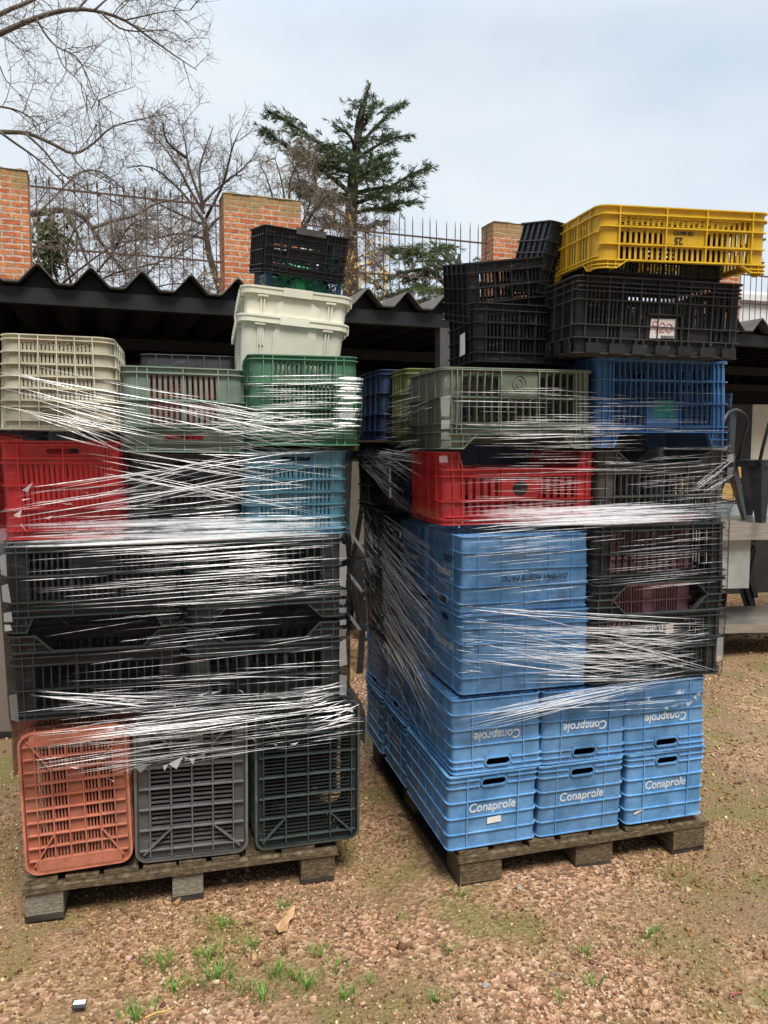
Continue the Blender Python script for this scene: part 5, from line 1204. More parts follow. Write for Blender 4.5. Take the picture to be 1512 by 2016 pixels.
for i in range(len(prof) - 1):
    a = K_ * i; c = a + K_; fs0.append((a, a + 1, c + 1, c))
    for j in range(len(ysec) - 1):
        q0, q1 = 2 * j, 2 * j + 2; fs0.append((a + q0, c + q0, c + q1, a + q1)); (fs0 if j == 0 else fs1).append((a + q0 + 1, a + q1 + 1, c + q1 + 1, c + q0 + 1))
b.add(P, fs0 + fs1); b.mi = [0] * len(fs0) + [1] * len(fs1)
obj('roof', b.mesh('roof', M['shed_dark'], M['shed_beam']), shed)  # underside behind the eave is near-black, the shed's shade painted in
b = MB(); F = Frame((0, .16, 0), (1, 0, 0), (0, 0, 1), (0, -1, 0))     # profiled closer board under the sheets, one continuous piece
zb = CREST - hgt - .05
top = [(x, CREST + z - th - .012) for x, z in prof]
P = []
for x, z in top: P += [F.pt(x, zb, 0), F.pt(x, max(z, zb + .01), 0), F.pt(x, zb, .02), F.pt(x, max(z, zb + .01), .02)]
fs = []
for i in range(len(top) - 1):
    a = 4 * i; c = a + 4; fs += [(a + 2, c + 2, c + 3, a + 3), (a, a + 1, c + 1, c), (a + 1, a + 3, c + 3, c + 1), (a, c, c + 2, a + 2)]
b.add(P, fs); obj('closer_board', b.mesh('closer_board', M['shed_beam']), shed)
b = MB(); b.box(WF, -6.5, 16, .06, .14, CREST - hgt - .135, CREST - hgt - .03); obj('eave_beam', b.mesh('eave_beam', M['shed_beam']), shed)
for y in (2.6, 5.0):
    b = MB(); b.box(WF, -6.5, 16, y, y + .07, CREST - hgt - .115, CREST - hgt - .005); obj('purlin', b.mesh('purlin', M['shed_beam']), shed)
for x in (-6.3, 2.95, 8.4, 13.8):
    b = MB(); b.box(WF, x - .05, x + .05, .05, .15, 0, CREST - hgt - .136); obj('post', b.mesh('post', M['shed_post']), shed)

# ======================================================================= BOUNDARY WALL, PILLARS, FENCES
Wd = R(20.5); WU = np.array([math.cos(Wd), math.sin(Wd), 0]); WV = np.array([-math.sin(Wd), math.cos(Wd), 0])
Q0 = at(522, 385, 11.2); PTOP = Q0[2]
WM = Matrix(((WU[0], WV[0], 0, Q0[0]), (WU[1], WV[1], 0, Q0[1]), (0, 0, 1, 0), (0, 0, 0, 1)))
def along(x):                                                       # photo column -> distance along the wall's near face
    k = (x - 756) / FPX * 1.0; fy = math.cos(R(PITCH)); dz = 0
    # horizontal ray (x = k*depth, y = depth) is accurate enough up here
    return (k * Q0[1] * 1.0 - Q0[0]) / (WU[0] - k * WU[1])
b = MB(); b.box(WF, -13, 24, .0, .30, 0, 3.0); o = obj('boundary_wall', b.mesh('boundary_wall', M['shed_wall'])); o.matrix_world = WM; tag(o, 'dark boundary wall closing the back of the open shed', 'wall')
def pillar(x0, x1, top, label, seed):
    q = random.Random(seed); root = thing('brick_pillar', label, 'pillar', 'brick pillars on the boundary wall', WM @ Matrix.Translation(((x0 + x1) / 2, -.03, 0)))
    w = x1 - x0; dp = .42; b = MB(); zs = [2.9 + .078 * k for k in range(0, int((top - 2.9) / .078) + 1)] + [top]
    uv = []; F = [((-w / 2, 0), (w / 2, 0)), ((w / 2, 0), (w / 2, dp)), ((w / 2, dp), (-w / 2, dp)), ((-w / 2, dp), (-w / 2, 0))]; acc = 0
    for (a, c) in F:
        L = math.hypot(c[0] - a[0], c[1] - a[1])
        nx_ = max(2, int(L / .12))
        for i in range(nx_):
            for j in range(len(zs) - 1):
                t0, t1 = i / nx_, (i + 1) / nx_
                pts = []
                for t, z in ((t0, zs[j]), (t1, zs[j]), (t1, zs[j + 1]), (t0, zs[j + 1])):
                    h = math.sin(z * 83 + i * 1.3 + seed) * .004
                    pts.append((a[0] + (c[0] - a[0]) * t + h * (c[1] - a[1]) / L, a[1] + (c[1] - a[1]) * t - h * (c[0] - a[0]) / L, z)); uv.append((acc + L * t, z - top))
                b.add(pts, [(0, 1, 2, 3)])
        acc += L
    me = b.mesh('shaft', M['brick']); ul = me.uv_layers.new(name='UVMap'); li = np.empty(len(me.loops), np.int32); me.loops.foreach_get('vertex_index', li); ul.data.foreach_set('uv', np.array(uv, np.float32)[li].ravel())
    obj('shaft', me, root)
    b = MB(); nx_, ny_ = 12, 5; P = []
    for j in range(ny_ + 1):
        for i in range(nx_ + 1):
            x = -w / 2 - .01 + (w + .02) * i / nx_; y = -.01 + (dp + .02) * j / ny_; e = min(i, nx_ - i, j, ny_ - j)
            P.append((x, y, top + (.0 if e == 0 else .03 + q.uniform(-.02, .02)) - (.01 if e == 0 else 0)))
    b.add(P, [(j * (nx_ + 1) + i, j * (nx_ + 1) + i + 1, (j + 1) * (nx_ + 1) + i + 1, (j + 1) * (nx_ + 1) + i) for j in range(ny_) for i in range(nx_)])
    obj('coping', b.mesh('coping', M['coping']), root); return root
def ptop(x, y): return (at(x, y, 1)[2] - CAMH) * ((Q0 + WU * along(x))[1] / at(x, y, 1)[1]) + CAMH
pillar(along(-90), along(77), ptop(40, 332), 'brick pillar cut by the left picture edge, tallest looking of the three', 1)
pillar(along(449), along(596), ptop(522, 388), 'brick pillar with a mossy top behind the black stacking crate', 2)
pillar(along(964), along(1052), ptop(1000, 440), 'brick pillar partly hidden by the loose black crates', 3)
pillar(along(1370), along(1440), ptop(1440, 520), 'brick pillar glimpsed under the yellow crate', 4)
def fence(x0, x1, pxs, spear, label, tops):
    """tops: functions of distance along the wall for rail heights and bar tips"""
    root = thing('iron_fence', label, 'fence', 'iron fences between the brick pillars', WM @ Matrix.Translation((x0, .12, 0)))
    L = x1 - x0; zt, zr, zr2 = tops
    for z in (zr, zr2):
        b = MB(); b.box(WF, 0, L, -.009, .009, z - .012, z + .012); obj('rail', b.mesh('rail', M['rust']), root)
    b = MB(); b.tube([(0, 0, 2.9), (0, 0, zt - .12)], .0075, 4)
    if spear: b.tube([(0, 0, zt - .121), (0, 0, zt - .07), (0, 0, zt)], [.008, .02, .002], 4)
    else: b.tube([(0, 0, zt - .121), (0, 0, zt)], [.0075, .003], 4)
    # one connected bar
    me = b.mesh('bar', M['rust']); n = max(1, int(L / pxs))
    for i in range(n):
        o = obj('bar', me, root); o.location = (L * (i + .5) / n, -.012, rng.uniform(-.008, .008)); o.rotation_euler = (R(rng.uniform(-.4, .4)), R(rng.uniform(-.3, .3)), 0)
fz = lambda x, y: ptop(x, y)
fence(along(80), along(446), .155, True, 'rusty iron fence with spear tips between the left and middle brick pillars', (fz(300, 362), fz(300, 385), fz(300, 500)))
fence(along(599), along(962), .135, False, 'rusty iron fence with plain tips, right of the middle brick pillar', (fz(770, 417), fz(770, 456), fz(770, 538)))
fence(along(1054), along(1620), .135, False, 'rusty iron fence in front of the white house, at the right', (fz(1480, 505), fz(1480, 540), fz(1480, 596)))
# white house beyond the fence
o = thing('white_house', 'white house beyond the fence at the far right', 'house'); p0 = at(1380, 640, 19); 
o.matrix_world = Matrix.Translation((p0[0], p0[1], 0)) @ Matrix.Rotation(R(18), 4, 'Z'); zt = at(1450, 567, 19)[2]
b = MB(); b.box(WF, 0, 9, 0, 5, 0, zt - .25); obj('wall', b.mesh('wall', M['render_white']), o)
b = MB(); b.box(WF, -.12, 9.1, -.12, 5.1, zt - .2495, zt - .10); b2 = MB(); b2.box(WF, -.05, 9.0, -.04, 5, zt - .0995, zt); obj('cornice', b.mesh('cornice', M['render_white']), o); obj('parapet', b2.mesh('parapet', M['render_white']), o)
for k in range(2):
    b = MB(); b.box(WF, 1.15 + k * 2.6, 2.25 + k * 2.6, -.03, .02, zt - 2.6, zt - 1.0); w_ = obj('window', b.mesh('window', M['render_white']), o)
    b = MB(); b.box(WF, 1.23 + k * 2.6, 2.17 + k * 2.6, -.034, -.031, zt - 2.52, zt - 1.08); obj('pane', b.mesh('pane', M['dark_paint']), w_)

# ======================================================================= UNDER THE SHED
def box_part(name, m, parent, *bx, **k):
    b = MB(); b.box(WF, *bx); return obj(name, b.mesh(name, m), parent)
p = wpt(19, 1466); o = thing('steel_cabinet', 'taupe steel cabinet with a pale top at the left edge behind the crates', 'cabinet'); o.matrix_world = Matrix.Translation((p[0] - .9, p[1], 0)) @ Matrix.Rotation(R(4), 4, 'Z')
ht = 1.6 - (1128 - 875) / 1520 * p[1] * 1.0
box_part('body', M['cabinet'], o, 0, .9, 0, .6, .0, ht); box_part('top', M['pale_steel'], o, -.01, .88, .01, .6, ht + .001, ht + .16)
box_part('plinth', M['dark_paint'], o, .005, .895, -.004, -.0005, .0, .05)
# step ladder between the stacks
p = wpt(708, 1326); lad = thing('step_ladder', 'black step ladder with grey rungs standing between the two stacks', 'ladder'); top = at(737, 880, p[1] * 1.02)
lad.matrix_world = Matrix.Translation((p[0], p[1], 0)) @ Matrix.Rotation(R(12), 4, 'Z'); H = top[2]; dx = .10
for s in (0, 1):
    b = MB(); b.bar(Frame((0, .36 * s * 0, 0), (1, 0, 0), (0, 0, 1), (0, -1, 0)), .36 * s, .0, .36 * s + dx * (1 if s == 0 else .4), H, .042, -.012, .012); obj('front_rail', b.mesh('front_rail', M['metal_black']), lad)
    b = MB(); b.tube([(.34 * s - .07, .55, 0), (.34 * s + dx * .9, .02, H - .02)], .018, 6); obj('rear_leg', b.mesh('rear_leg', M['metal_black']), lad)
for k in range(1, 6):
    z = H * k / 6; b = MB(); b.box(WF, dx * k / 6, .36 + dx * .4 * k / 6, .014, .09, z - .012, z + .012); obj('step', b.mesh('step', M['metal_grey']), lad)
for k in range(3):
    z = H * (.2 + .17 * k); f = z / H; b = MB(); b.tube([(dx * f - .02, -.014, z), (-.07 + .17 * f - .03, .55 * (1 - f), z + .09)], .012, 6); obj('brace', b.mesh('brace', M['metal_grey']), lad)
box_part('top_cap', M['metal_grey'], lad, dx - .03, .36 + dx * .4 + .03, -.03, .10, H + .001, H + .03)

def make_chair(label):
    """sheet metal cafe chair: dished seat, four flared legs, tubular back loop with a slat"""
    t = thing('metal_chair', label, 'chair', 'black metal chairs'); m = M['metal_black']; sh = .45; w = .18
    b = MB(); rr = [(-w, -w + .04), (-w + .04, -w), (w - .04, -w), (w, -w + .04), (w, w - .04), (w - .04, w), (-w + .04, w), (-w, w - .04)]
    b.prism(WF, rr, sh - .005, sh); obj('seat', b.mesh('seat', m), t)
    b = MB(); P = [(x * 1.01, y * 1.01, sh - .0052) for x, y in rr] + [(x * 1.05, y * 1.05, sh - .05) for x, y in rr]; b.add(P, [(i, (i + 1) % 8, 8 + (i + 1) % 8, 8 + i) for i in range(8)]); obj('apron', b.mesh('apron', m), t)
    for sx in (-1, 1):
        for sy in (-1, 1):
            b = MB(); b.add([(sx * (w - .01), sy * (w - .01), sh - .012), (sx * (w - .11), sy * (w + .004), sh - .052), (sx * (w + .004), sy * (w - .11), sh - .052), (sx * (w + .055), sy * (w + .055), 0), (sx * (w + .008), sy * (w + .058), 0), (sx * (w + .058), sy * (w + .008), 0)],
                [(0, 1, 4, 3), (0, 3, 5, 2), (3, 4, 5), (1, 2, 5, 4)]); obj('leg', b.mesh('leg', m), t)
    b = MB(); b.tube([(-w - .004, w - .02, sh - .03), (-w - .01, w + .01, sh + .10)] + [(-(w + .01) * math.cos(R(a)), w + .05, sh + .25 + .12 * math.sin(R(a))) for a in range(10, 171, 20)] + [(w + .01, w + .01, sh + .10), (w + .004, w - .02, sh - .03)], .012, 8); obj('back_loop', smooth(b.mesh('back_loop', m)), t)
    b = MB(); b.prism(Frame((0, w + .03, sh), (1, 0, 0), (0, 0, 1), (0, -1, 0)), [(-.035, 0), (.035, 0), (.05, .36), (-.05, .36)], 0, .004); bs = obj('back_slat', b.mesh('back_slat', m), t)
    b = MB(); b.prism(Frame((0, w + .03, sh), (1, 0, 0), (0, 0, 1), (0, -1, 0)), [(-.018, .15), (0, .14), (.018, .15), (0, .16)], .0042, .0052); obj('badge', b.mesh('badge', M['metal_grey']), bs)
    return t
# stainless table at the right with chairs on top
tp = at(1425, 1030, 5.6); TZ = tp[2]; tbl = thing('stainless_sink_table', 'stainless steel sink table with an undershelf at the right edge', 'table'); tbl.matrix_world = Matrix.Translation((tp[0] - .35, tp[1], 0)) @ Matrix.Rotation(R(6), 4, 'Z')
box_part('worktop', M['stainless'], tbl, 0, 1.9, 0, .65, TZ - .13, TZ)
box_part('backsplash', M['stainless'], tbl, 0, 1.9, .651, .67, TZ - .13, TZ + .08)
box_part('sink_bowl', M['sink_grey'], tbl, .12, .62, .06, .56, TZ - .50, TZ - .131)
box_part('undershelf', M['stainless'], tbl, .02, 1.88, .02, .62, .20, .27)
for x in (.05, 1.80):
    for y in (.03, .57): box_part('leg', M['stainless'], tbl, x, x + .04, y, y + .04, .0, .199)
for x in (.051, 1.801):
    for y in (.031, .571): box_part('upright', M['stainless'], tbl, x, x + .038, y, y + .038, .271, TZ - .1315)
cA = make_chair('black metal chair with a tubular back loop standing on the stainless sink table'); cA.matrix_world = Matrix.Translation((tp[0] + .36, tp[1] + .30, TZ + .002)) @ Matrix.Rotation(R(-152), 4, 'Z')
cF = dup(cA, 'black metal chair at the left end of the sink table, mostly behind the wrapped stack'); cF.matrix_world = Matrix.Translation((tp[0] - .02, tp[1] + .33, TZ + .002)) @ Matrix.Rotation(R(-140), 4, 'Z')
cB = dup(cA, 'lowest black metal chair of the stack behind the stainless sink table'); cB.matrix_world = Matrix.Translation((tp[0] + .25, tp[1] + 1.05, TZ - .25)) @ Matrix.Rotation(R(-165), 4, 'Z')
cB.matrix_world = Matrix.Translation((tp[0] + .42, tp[1] + 1.05, .0)) @ Matrix.Rotation(R(-165), 4, 'Z')
for k_, lab_ in ((1, 'middle black metal chair of the stack behind the stainless sink table'), (2, 'topmost black metal chair of the stack behind the stainless sink table')):
    o = dup(cA, lab_); o.matrix_world = Matrix.Translation((tp[0] + .42, tp[1] + 1.05, .15 * k_)) @ Matrix.Rotation(R(-165 + 3 * k_), 4, 'Z')
cC = dup(cA, 'black metal chair standing under the shed between the stacks, behind the step ladder'); q = wpt(688, 1290); cC.matrix_world = Matrix.Translation((q[0] + .02, q[1] + .75, 0)) @ Matrix.Rotation(R(60), 4, 'Z')
cD = dup(cA, 'black metal chair stacked on another one behind the step ladder'); cD.matrix_world = Matrix.Translation((q[0] + .02, q[1] + .75, .14)) @ Matrix.Rotation(R(60), 4, 'Z')
cE = dup(cA, 'topmost black metal chair of the stack behind the step ladder'); cE.matrix_world = Matrix.Translation((q[0] + .03, q[1] + .75, .28)) @ Matrix.Rotation(R(62), 4, 'Z')
for k, lab in enumerate(('lowest yellow pine board behind the black metal chairs', 'middle yellow pine board behind the black metal chairs', 'topmost yellow pine board behind the black metal chairs')):
    b = MB(); b.box(WF, -.9, 1.6, 0, .04, 0, .145); o = obj('pine_board', b.mesh('pine_board', M['pine'])); tag(o, lab, 'board', 'pine boards under the shed')
    q = at(1440, 1030 - k * 46, 6.9); o.matrix_world = Matrix.Translation((q[0], q[1], q[2])) @ Matrix.Rotation(R(14), 4, 'Z') @ Matrix.Rotation(R(3 + 2 * k), 4, 'Y')
q = wpt(1477, 1150); o = thing('cream_cupboard', 'cream cupboard door panel at the back right of the shed', 'cupboard'); q = at(1477, 900, 8.2); o.matrix_world = Matrix.Translation((q[0], q[1], 0)) @ Matrix.Rotation(R(10), 4, 'Z')
box_part('body', M['cream_paint'], o, 0, 1.0, 0, .6, 1.05, 2.02); box_part('base_unit', M['dark_paint'], o, 0, 1.0, .005, .6, .0, 1.049); box_part('side_panel', M['dark_paint'], o, -.30, -.002, -.01, .55, .0, 2.02)
q = at(690, 1000, 7.4); o = thing('cream_cabinet', 'cream cabinet under the shed, seen in the gap between the two stacks', 'cabinet'); o.matrix_world = Matrix.Translation((q[0] - .25, q[1], 0)) @ Matrix.Rotation(R(16), 4, 'Z'); zc = at(715, 908, 7.4)[2]
box_part('body', M['cream_paint'], o, 0, 1.2, 0, .6, .55, zc); box_part('plinth', M['dark_paint'], o, .01, 1.19, .01, .59, .0, .549); box_part('top', M['dark_paint'], o, -.02, 1.22, -.02, .62, zc + .001, zc + .03)
q = at(735, 868, 8.4); o = thing('pale_shelf', 'pale wooden shelf board hanging behind the cream cabinet', 'shelf'); o.matrix_world = Matrix.Translation((q[0] - .5, q[1], q[2] - .06)) @ Matrix.Rotation(R(16), 4, 'Z')
box_part('board', M['pine'], o, 0, 1.4, 0, .2, -.05, .06); box_part('backing', M['cream_paint'], o, 0, 1.4, .2005, .22, -.05, .10)
for k in range(3): box_part('bracket', M['dark_paint'], o, .2 + .5 * k, .23 + .5 * k, .0, .2, -.20, -.0505)

# ======================================================================= TREES
def tree_limb(b, pts, r0, r1, k=6): b.tube(pts, list(np.linspace(r0, r1, len(pts))), k)
def wander(p, d, L, n, jit, q, droop=0.0):
    pts = [np.array(p, float)]; d = np.array(d, float)
    for i in range(n):
        d = d + q.normal(0, jit, 3) + np.array([0, 0, droop]); d /= np.linalg.norm(d); pts.append(pts[-1] + d * L / n)
    return pts, d
def twigs(b, pts, r, L, lev, q, dens, droop, k=3, up=0.25, spread=.9, rmin=.0035, jit=.16):
    pts = [np.array(p) for p in pts]; seg = [np.linalg.norm(pts[i + 1] - pts[i]) for i in range(len(pts) - 1)]; T = sum(seg)
    n = max(1, int(T * dens + q.uniform()))
    for _ in range(n):
        t = q.uniform(.12, 1) * T; i = 0
        while i < len(seg) - 1 and t > seg[i]: t -= seg[i]; i += 1
        p = pts[i] + (pts[i + 1] - pts[i]) * min(1, t / (seg[i] + 1e-9)); d0 = (pts[i + 1] - pts[i]) / (seg[i] + 1e-9)
        rd = q.normal(0, 1, 3); rd -= rd @ d0 * d0; rd /= np.linalg.norm(rd) + 1e-9
        d = d0 * q.uniform(.3, 1) + rd * spread + np.array([0, 0, up]); d /= np.linalg.norm(d)
        l = L * q.uniform(.5, 1.2); pp, _d = wander(p, d, l, 4, jit, q, droop)
        rr = max(r * q.uniform(.6, 1), rmin); b.tube(pp, [rr, rr * .85, rr * .7, rr * .55, rr * .4], k, cap=False)
        if lev > 0: twigs(b, pp, rr * .55, L * .55, lev - 1, q, dens * 1.5, droop, k, up, spread, rmin, jit)
def px_path(pp, z, dz=0, sm=3):
    """smooth path through photo columns and rows at a real distance z, receding by dz along its length"""
    P = [at(x, y, z + dz * i / max(1, len(pp) - 1)) for i, (x, y) in enumerate(pp)]
    out = []
    for i in range(len(P) - 1):
        a, b_, c, d = P[max(0, i - 1)], P[i], P[i + 1], P[min(len(P) - 1, i + 2)]
        for s in range(sm):
            t = s / sm; out.append(.5 * ((2 * b_) + (-a + c) * t + (2 * a - 5 * b_ + 4 * c - d) * t * t + (-a + 3 * b_ - 3 * c + d) * t ** 3))
    out.append(P[-1]); return out
def leaves(b, cen, n, spread, size, q):
    for _ in range(n):
        p = cen + q.normal(0, 1, 3) * spread; a = q.normal(0, 1, 3); a /= np.linalg.norm(a); c = np.cross(a, q.normal(0, 1, 3)); c /= np.linalg.norm(c) + 1e-9
        s = size * q.uniform(.6, 1.3); a[2] -= .6; b.add([p, p + a * s * .5 + c * s * .28, p + a * s, p + a * s * .5 - c * s * .28], [(0, 1, 2, 3)])
# big bare tree reaching in from the left
q = np.random.default_rng(5); z = 13.0
root = thing('bare_tree', 'large bare tree reaching into the sky from the left edge', 'tree')
b = MB(); tr = px_path([(-360, 900), (-350, 700), (-330, 520), (-300, 380), (-260, 250)], z); tree_limb(b, tr, .26, .16, 8); trunk_ = b
limbs = [([(-270, 270), (-160, 160), (-60, 95), (0, 66), (70, 36), (130, 20), (185, 21), (245, 40), (300, 78), (345, 110), (388, 138)], .085, .008, .6),
         ([(-200, 190), (-80, 80), (0, 28), (60, 2), (120, -30), (200, -60)], .07, .02, .5), ([(150, 22), (165, 5), (185, -12), (230, -30)], .03, .012, .2),
         ([(72, 36), (88, 65), (112, 92), (150, 112), (172, 150), (185, 185), (212, 215), (245, 236)], .022, .006, .5), ([(110, 92), (125, 130), (160, 165), (178, 210), (190, 248)], .016, .005, -.4),
         ([(200, 26), (235, 55), (275, 62), (330, 60), (370, 88)], .024, .006, .7), ([(245, 40), (290, 30), (330, 22), (375, 20)], .018, .005, -.6), ([(185, 21), (215, -5), (260, -30)], .025, .01, .3),
         ([(-300, 380), (-150, 290), (-40, 258), (0, 260), (55, 263), (105, 284), (145, 302), (182, 284), (222, 250), (290, 232), (345, 222)], .07, .007, .9),
         ([(-40, 208), (0, 210), (40, 220), (75, 244), (78, 262)], .03, .008, .3), ([(0, 130), (12, 158), (45, 190), (75, 205)], .014, .005, .3), ([(0, 260), (30, 282), (70, 310), (110, 345), (150, 385), (190, 440)], .03, .008, .8),
         ([(50, 263), (90, 300), (120, 340), (170, 372), (230, 400), (300, 455)], .026, .007, 1.0), ([(140, 300), (160, 330), (200, 350), (240, 340)], .016, .005, .6),
         ([(-330, 520), (-150, 450), (0, 428), (75, 420), (120, 414), (160, 425), (185, 455), (215, 500), (255, 545)], .11, .02, 1.0),
         ([(178, 450), (220, 436), (265, 424), (305, 402), (345, 392), (380, 372)], .045, .008, .8), ([(125, 415), (150, 455), (165, 500), (190, 545), (240, 585)], .04, .012, .5),
         ([(-60, 440), (20, 470), (80, 480), (130, 520), (170, 580)], .05, .012, .6), ([(75, 420), (110, 385), (150, 345), (185, 335), (230, 360), (290, 420), (360, 470)], .026, .007, .9)]
lp = []
for pp, r0, r1, dz in limbs:
    P = px_path(pp, z, dz); tree_limb(b, P, r0 * .8, r1 * .8, 7); lp.append((P, r0))
obj('trunk', smooth(b.mesh('trunk', M['bark'])), root)
b = MB()
for P, r0 in lp:
    twigs(b, P[len(P) // 5:], .011, .8, 2, q, 5.2, -.03, 3, .1, .9, .0034)
obj('crown', b.mesh('crown', M['twig']), root)
# vase-shaped small bare tree behind the fence
def small_tree(base, tips, z, label, r0, dens, L, m, seed, lev=2, dz=1.2, leaf=None, droop=0.0, up=.3, kinds=M['bark_dark'], trunkpts=None, rmin=.004):
    q = np.random.default_rng(seed); root = thing('bare_tree', label, 'tree'); b = MB(); lp = []
    T = px_path(trunkpts, z); tree_limb(b, T, r0, r0 * .7, 7)
    for i, tp in enumerate(tips):
        P = px_path(tp, z, q.uniform(-dz, dz)); tree_limb(b, P, r0 * .42, .006, 5); lp.append(P)
    obj('trunk', smooth(b.mesh('trunk', kinds)), root); b = MB()
    for P in lp: twigs(b, P[1:], .011, L, lev, q, dens, droop, 3, up, .85, rmin)
    obj('crown', b.mesh('crown', m), root)
    if leaf:
        b = MB()
        for (x, y, n, s) in leaf: leaves(b, at(x, y, z - .4), n, s, .085, q)
        obj('leaves', b.mesh('leaves', M['yellow_leaf']), root)
    return root
small_tree(None, [[(402, 420), (372, 370), (345, 320), (310, 275), (285, 255)], [(398, 400), (372, 330), (366, 290), (358, 240)], [(400, 410), (392, 340), (405, 290), (420, 250)], [(405, 430), (440, 360), (455, 300), (470, 260)], [(400, 400), (430, 370), (480, 330), (505, 300)],
             [(395, 440), (350, 420), (310, 400), (270, 380)], [(404, 440), (360, 380), (300, 330), (250, 330)], [(366, 310), (330, 280), (320, 240)], [(405, 470), (350, 460), (300, 470), (250, 455)], [(402, 460), (440, 420), (470, 400)]],
           14.5, 'vase-shaped bare tree behind the spear-tipped fence', .075, 8.0, .5, M['twig'], 21, 2, 1.2, [(420, 520, 40, .3), (405, 470, 16, .3), (440, 545, 40, .25), (300, 300, 5, .5), (390, 330, 6, .6)], 0, .35, M['bark_dark'], [(455, 640), (430, 560), (412, 500), (402, 430)])
small_tree(None, [[(560, 470), (540, 400), (525, 350), (510, 320)], [(565, 460), (560, 390), (550, 340), (540, 310)], [(570, 460), (590, 390), (585, 340), (560, 300)], [(580, 470), (620, 410), (625, 370), (600, 330)], [(590, 480), (650, 440), (660, 410), (640, 380)], [(600, 500), (680, 470), (695, 450), (690, 430)],
             [(610, 520), (690, 510), (720, 500), (735, 490)], [(600, 500), (640, 450), (700, 440), (740, 450)], [(590, 480), (610, 430), (650, 380), (680, 390)], [(610, 530), (680, 530), (740, 520), (765, 540)], [(610, 560), (680, 590), (720, 600)], [(575, 460), (570, 360), (600, 310), (625, 320)], [(605, 520), (660, 470), (720, 470), (750, 500)], [(600, 520), (660, 540), (700, 560), (720, 580)], [(575, 470), (600, 430), (610, 390), (590, 360)], [(600, 500), (640, 490), (670, 500), (690, 530)]],
           13.6, 'drooping dry brown tree with yellow leaves right of the middle pillar', .06, 11, .40, M['twig_pale'], 22, 2, .9, [(700, 520, 90, .34), (680, 560, 60, .3), (720, 545, 60, .25), (660, 500, 30, .4), (735, 505, 20, .3)], -.10, .12, M['bark'], [(610, 760), (600, 640), (590, 560), (580, 480)])
small_tree(None, [[(120, 560), (170, 520), (230, 480), (290, 470)], [(150, 580), (220, 540), (300, 520), (360, 500)], [(140, 560), (130, 500), (150, 450), (190, 420)], [(180, 590), (260, 580), (330, 560), (400, 560)], [(160, 570), (220, 500), (260, 440), (310, 430)], [(220, 600), (300, 600), (360, 620)], [(120, 570), (95, 500), (100, 440), (120, 400)], [(200, 580), (290, 540), (340, 470), (380, 450)]],
           12.6, 'low tangled bare shrub behind the spear-tipped fence at the left', .05, 9.0, .6, M['twig_pale'], 25, 2, .8, None, -.02, .2, M['bark'], [(140, 760), (135, 680), (130, 620), (128, 560)])
# cedars
def cedar(z, boughs, trunk, label, seed, m, fill=None, sz=.30, r0=.3):
    q = np.random.default_rng(seed); root = thing('cedar_tree', label, 'tree', 'cedars beyond the fence'); b = MB(); T = px_path(trunk, z); tree_limb(b, T, r0, .04, 7); lf = MB(); paths = []
    for pp, dz, w in boughs:
        P = px_path(pp, z, dz, 4); tree_limb(b, P, .09 * w, .02, 5); paths.append((P, w))
    for (x, y, n, ln, w) in (fill or []):
        for _ in range(n):
            p = at(x + q.normal(0, 22), y + q.normal(0, 16), z + q.uniform(-1.5, .6)); a = q.uniform(0, 6.28)
            P, _d = wander(p, (math.cos(a), math.sin(a) * .8 - .35, q.uniform(-.05, .3)), ln * q.uniform(.6, 1.2), 6, .1, q, -.02); paths.append((P, w)); tree_limb(b, P, .03, .01, 4)
    for P, w in paths:
        T_ = sum(np.linalg.norm(P[i + 1] - P[i]) for i in range(len(P) - 1)); n = int(T_ * 36 * w)
        for _ in range(n):
            t = q.uniform(.05, 1) ** .8 * (len(P) - 1); i = min(int(t), len(P) - 2); p = P[i] + (P[i + 1] - P[i]) * (t - i); d0 = P[i + 1] - P[i]; d0 /= np.linalg.norm(d0) + 1e-9
            wid = .46 * w * (1 - .65 * t / (len(P) - 1)); side = np.cross(d0, (0, 0, 1)); side /= np.linalg.norm(side) + 1e-9
            c = p + side * q.normal(0, wid) + np.array([0, 0, -abs(q.normal(0, .08 * w)) + .05]) + d0 * q.normal(0, .1)
            ax = d0 * q.uniform(.3, 1.0) + side * q.normal(0, .7) + np.array([0, 0, q.uniform(-.35, .14)]); ax /= np.linalg.norm(ax)
            for k in range(17):
                a = ax + q.normal(0, .42, 3); a /= np.linalg.norm(a); s = sz * q.uniform(.3, .85); u = np.cross(a, q.normal(0, 1, 3)); u /= np.linalg.norm(u) + 1e-9; st = c + ax * q.uniform(-.05, .12)
                lf.add([st, st + a * s * .45 + u * s * .06, st + a * s, st + a * s * .45 - u * s * .06], [(0, 1, 2, 3)])
    obj('trunk', b.mesh('trunk', M['bark_dark']), root); obj('crown', lf.mesh('crown', m), root); return root
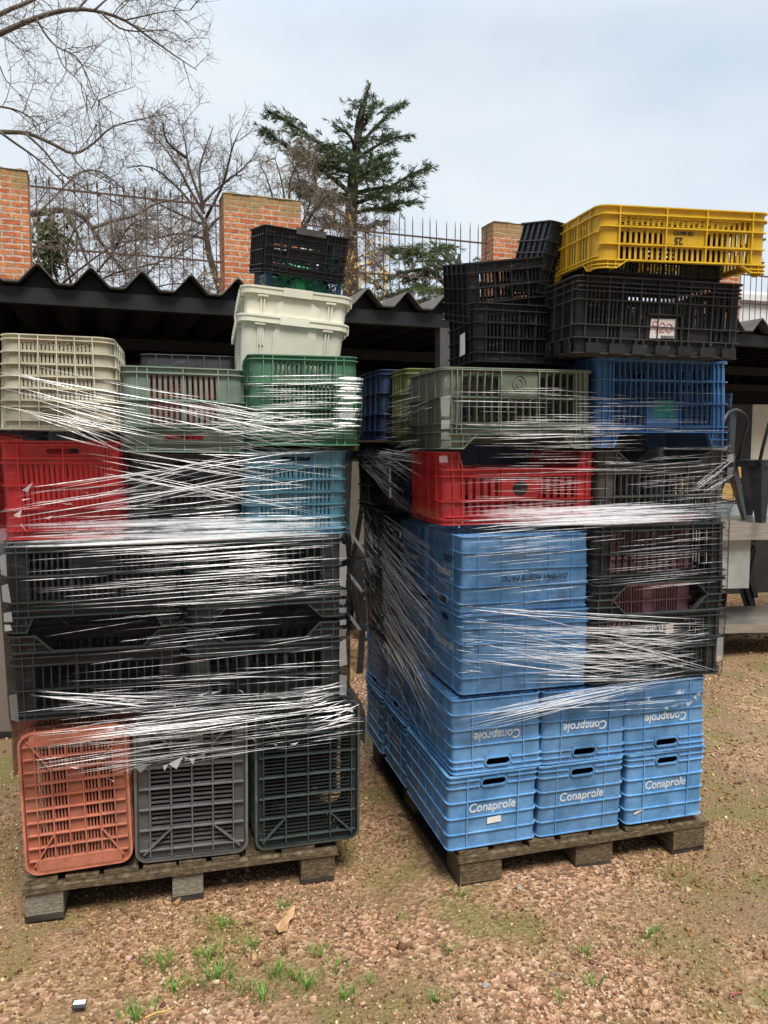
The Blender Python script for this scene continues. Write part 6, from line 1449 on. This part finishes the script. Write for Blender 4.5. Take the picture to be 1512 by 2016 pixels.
cedar(26, [([(700, 330), (655, 300), (600, 262), (560, 235), (527, 218)], -1, 1.1), ([(690, 380), (640, 340), (580, 300), (545, 275), (516, 258)], -.5, 1.0), ([(705, 290), (740, 250), (770, 220), (792, 207)], .6, .8), ([(705, 310), (745, 285), (780, 270), (804, 268)], -.6, .7),
           ([(708, 262), (730, 225), (735, 205), (732, 190)], .3, .7), ([(700, 262), (705, 230), (712, 205)], -.4, .8), ([(700, 300), (690, 270), (660, 245)], -.8, .9), ([(695, 340), (660, 330), (620, 318), (590, 300)], -1.6, 1.1),
           ([(700, 400), (740, 385), (790, 355), (820, 338), (846, 329)], -.8, .9), ([(700, 380), (750, 370), (790, 372), (815, 362)], -1.4, .9), ([(695, 420), (730, 412), (760, 408), (774, 396)], -.8, .9), ([(690, 400), (650, 380), (610, 370), (585, 362)], -1, 1.0),
           ([(690, 430), (655, 410), (630, 392), (610, 384)], -1, 1.0), ([(695, 360), (740, 330), (760, 322)], -1.6, 1.0), ([(690, 440), (720, 450), (745, 440)], -.8, .9), ([(690, 445), (660, 440), (640, 425)], -.8, .9), ([(705, 250), (715, 215), (722, 176)], 0, .7)],
      [(690, 620), (690, 440), (698, 320), (712, 230), (722, 180)], 'tall dark cedar with spreading shelves of foliage, above the middle pillar', 31, M['needles'],
      [(690, 300, 4, 1.4, .8), (700, 350, 5, 1.5, .8), (680, 390, 5, 1.5, .8), (645, 285, 4, 1.2, .7), (735, 385, 4, 1.3, .7), (718, 225, 5, .6, .5), (640, 340, 4, 1.2, .7)])
cedar(22, [([(900, 560), (850, 505), (800, 500), (765, 492)], -.6, .8), ([(905, 540), (870, 500), (850, 488)], 0, .7), ([(900, 590), (850, 535), (800, 535), (758, 548)], -.8, .9), ([(900, 600), (860, 570), (810, 572), (768, 580)], -.8, .9), ([(905, 520), (880, 497), (868, 482)], .5, .6), ([(900, 600), (870, 590), (800, 600)], -1, .9), ([(900, 560), (940, 520), (985, 500)], -.4, .8)],
      [(910, 760), (905, 600), (900, 540), (905, 500)], 'lower lighter green cedar behind the plain-tipped fence', 32, M['needles2'], [(830, 520, 8, 1.0, .7), (820, 575, 8, 1.0, .8)], .26, .2)
# evergreen bush glimpsed beside the left pillar
q = np.random.default_rng(77); root = thing('evergreen_bush', 'dull green bush behind the fence beside the left brick pillar', 'bush'); b = MB(); tree_limb(b, px_path([(95, 640), (98, 540), (96, 470)], 12.5), .05, .02, 5); obj('stem', b.mesh('stem', M['bark_dark']), root)
b = MB()
for (x, y, n) in ((92, 450, 170), (100, 490, 170), (90, 520, 160), (108, 470, 110)): leaves(b, at(x, y, 12.5), n, .12, .11, q)
obj('crown', b.mesh('crown', M['broad_leaf']), root)
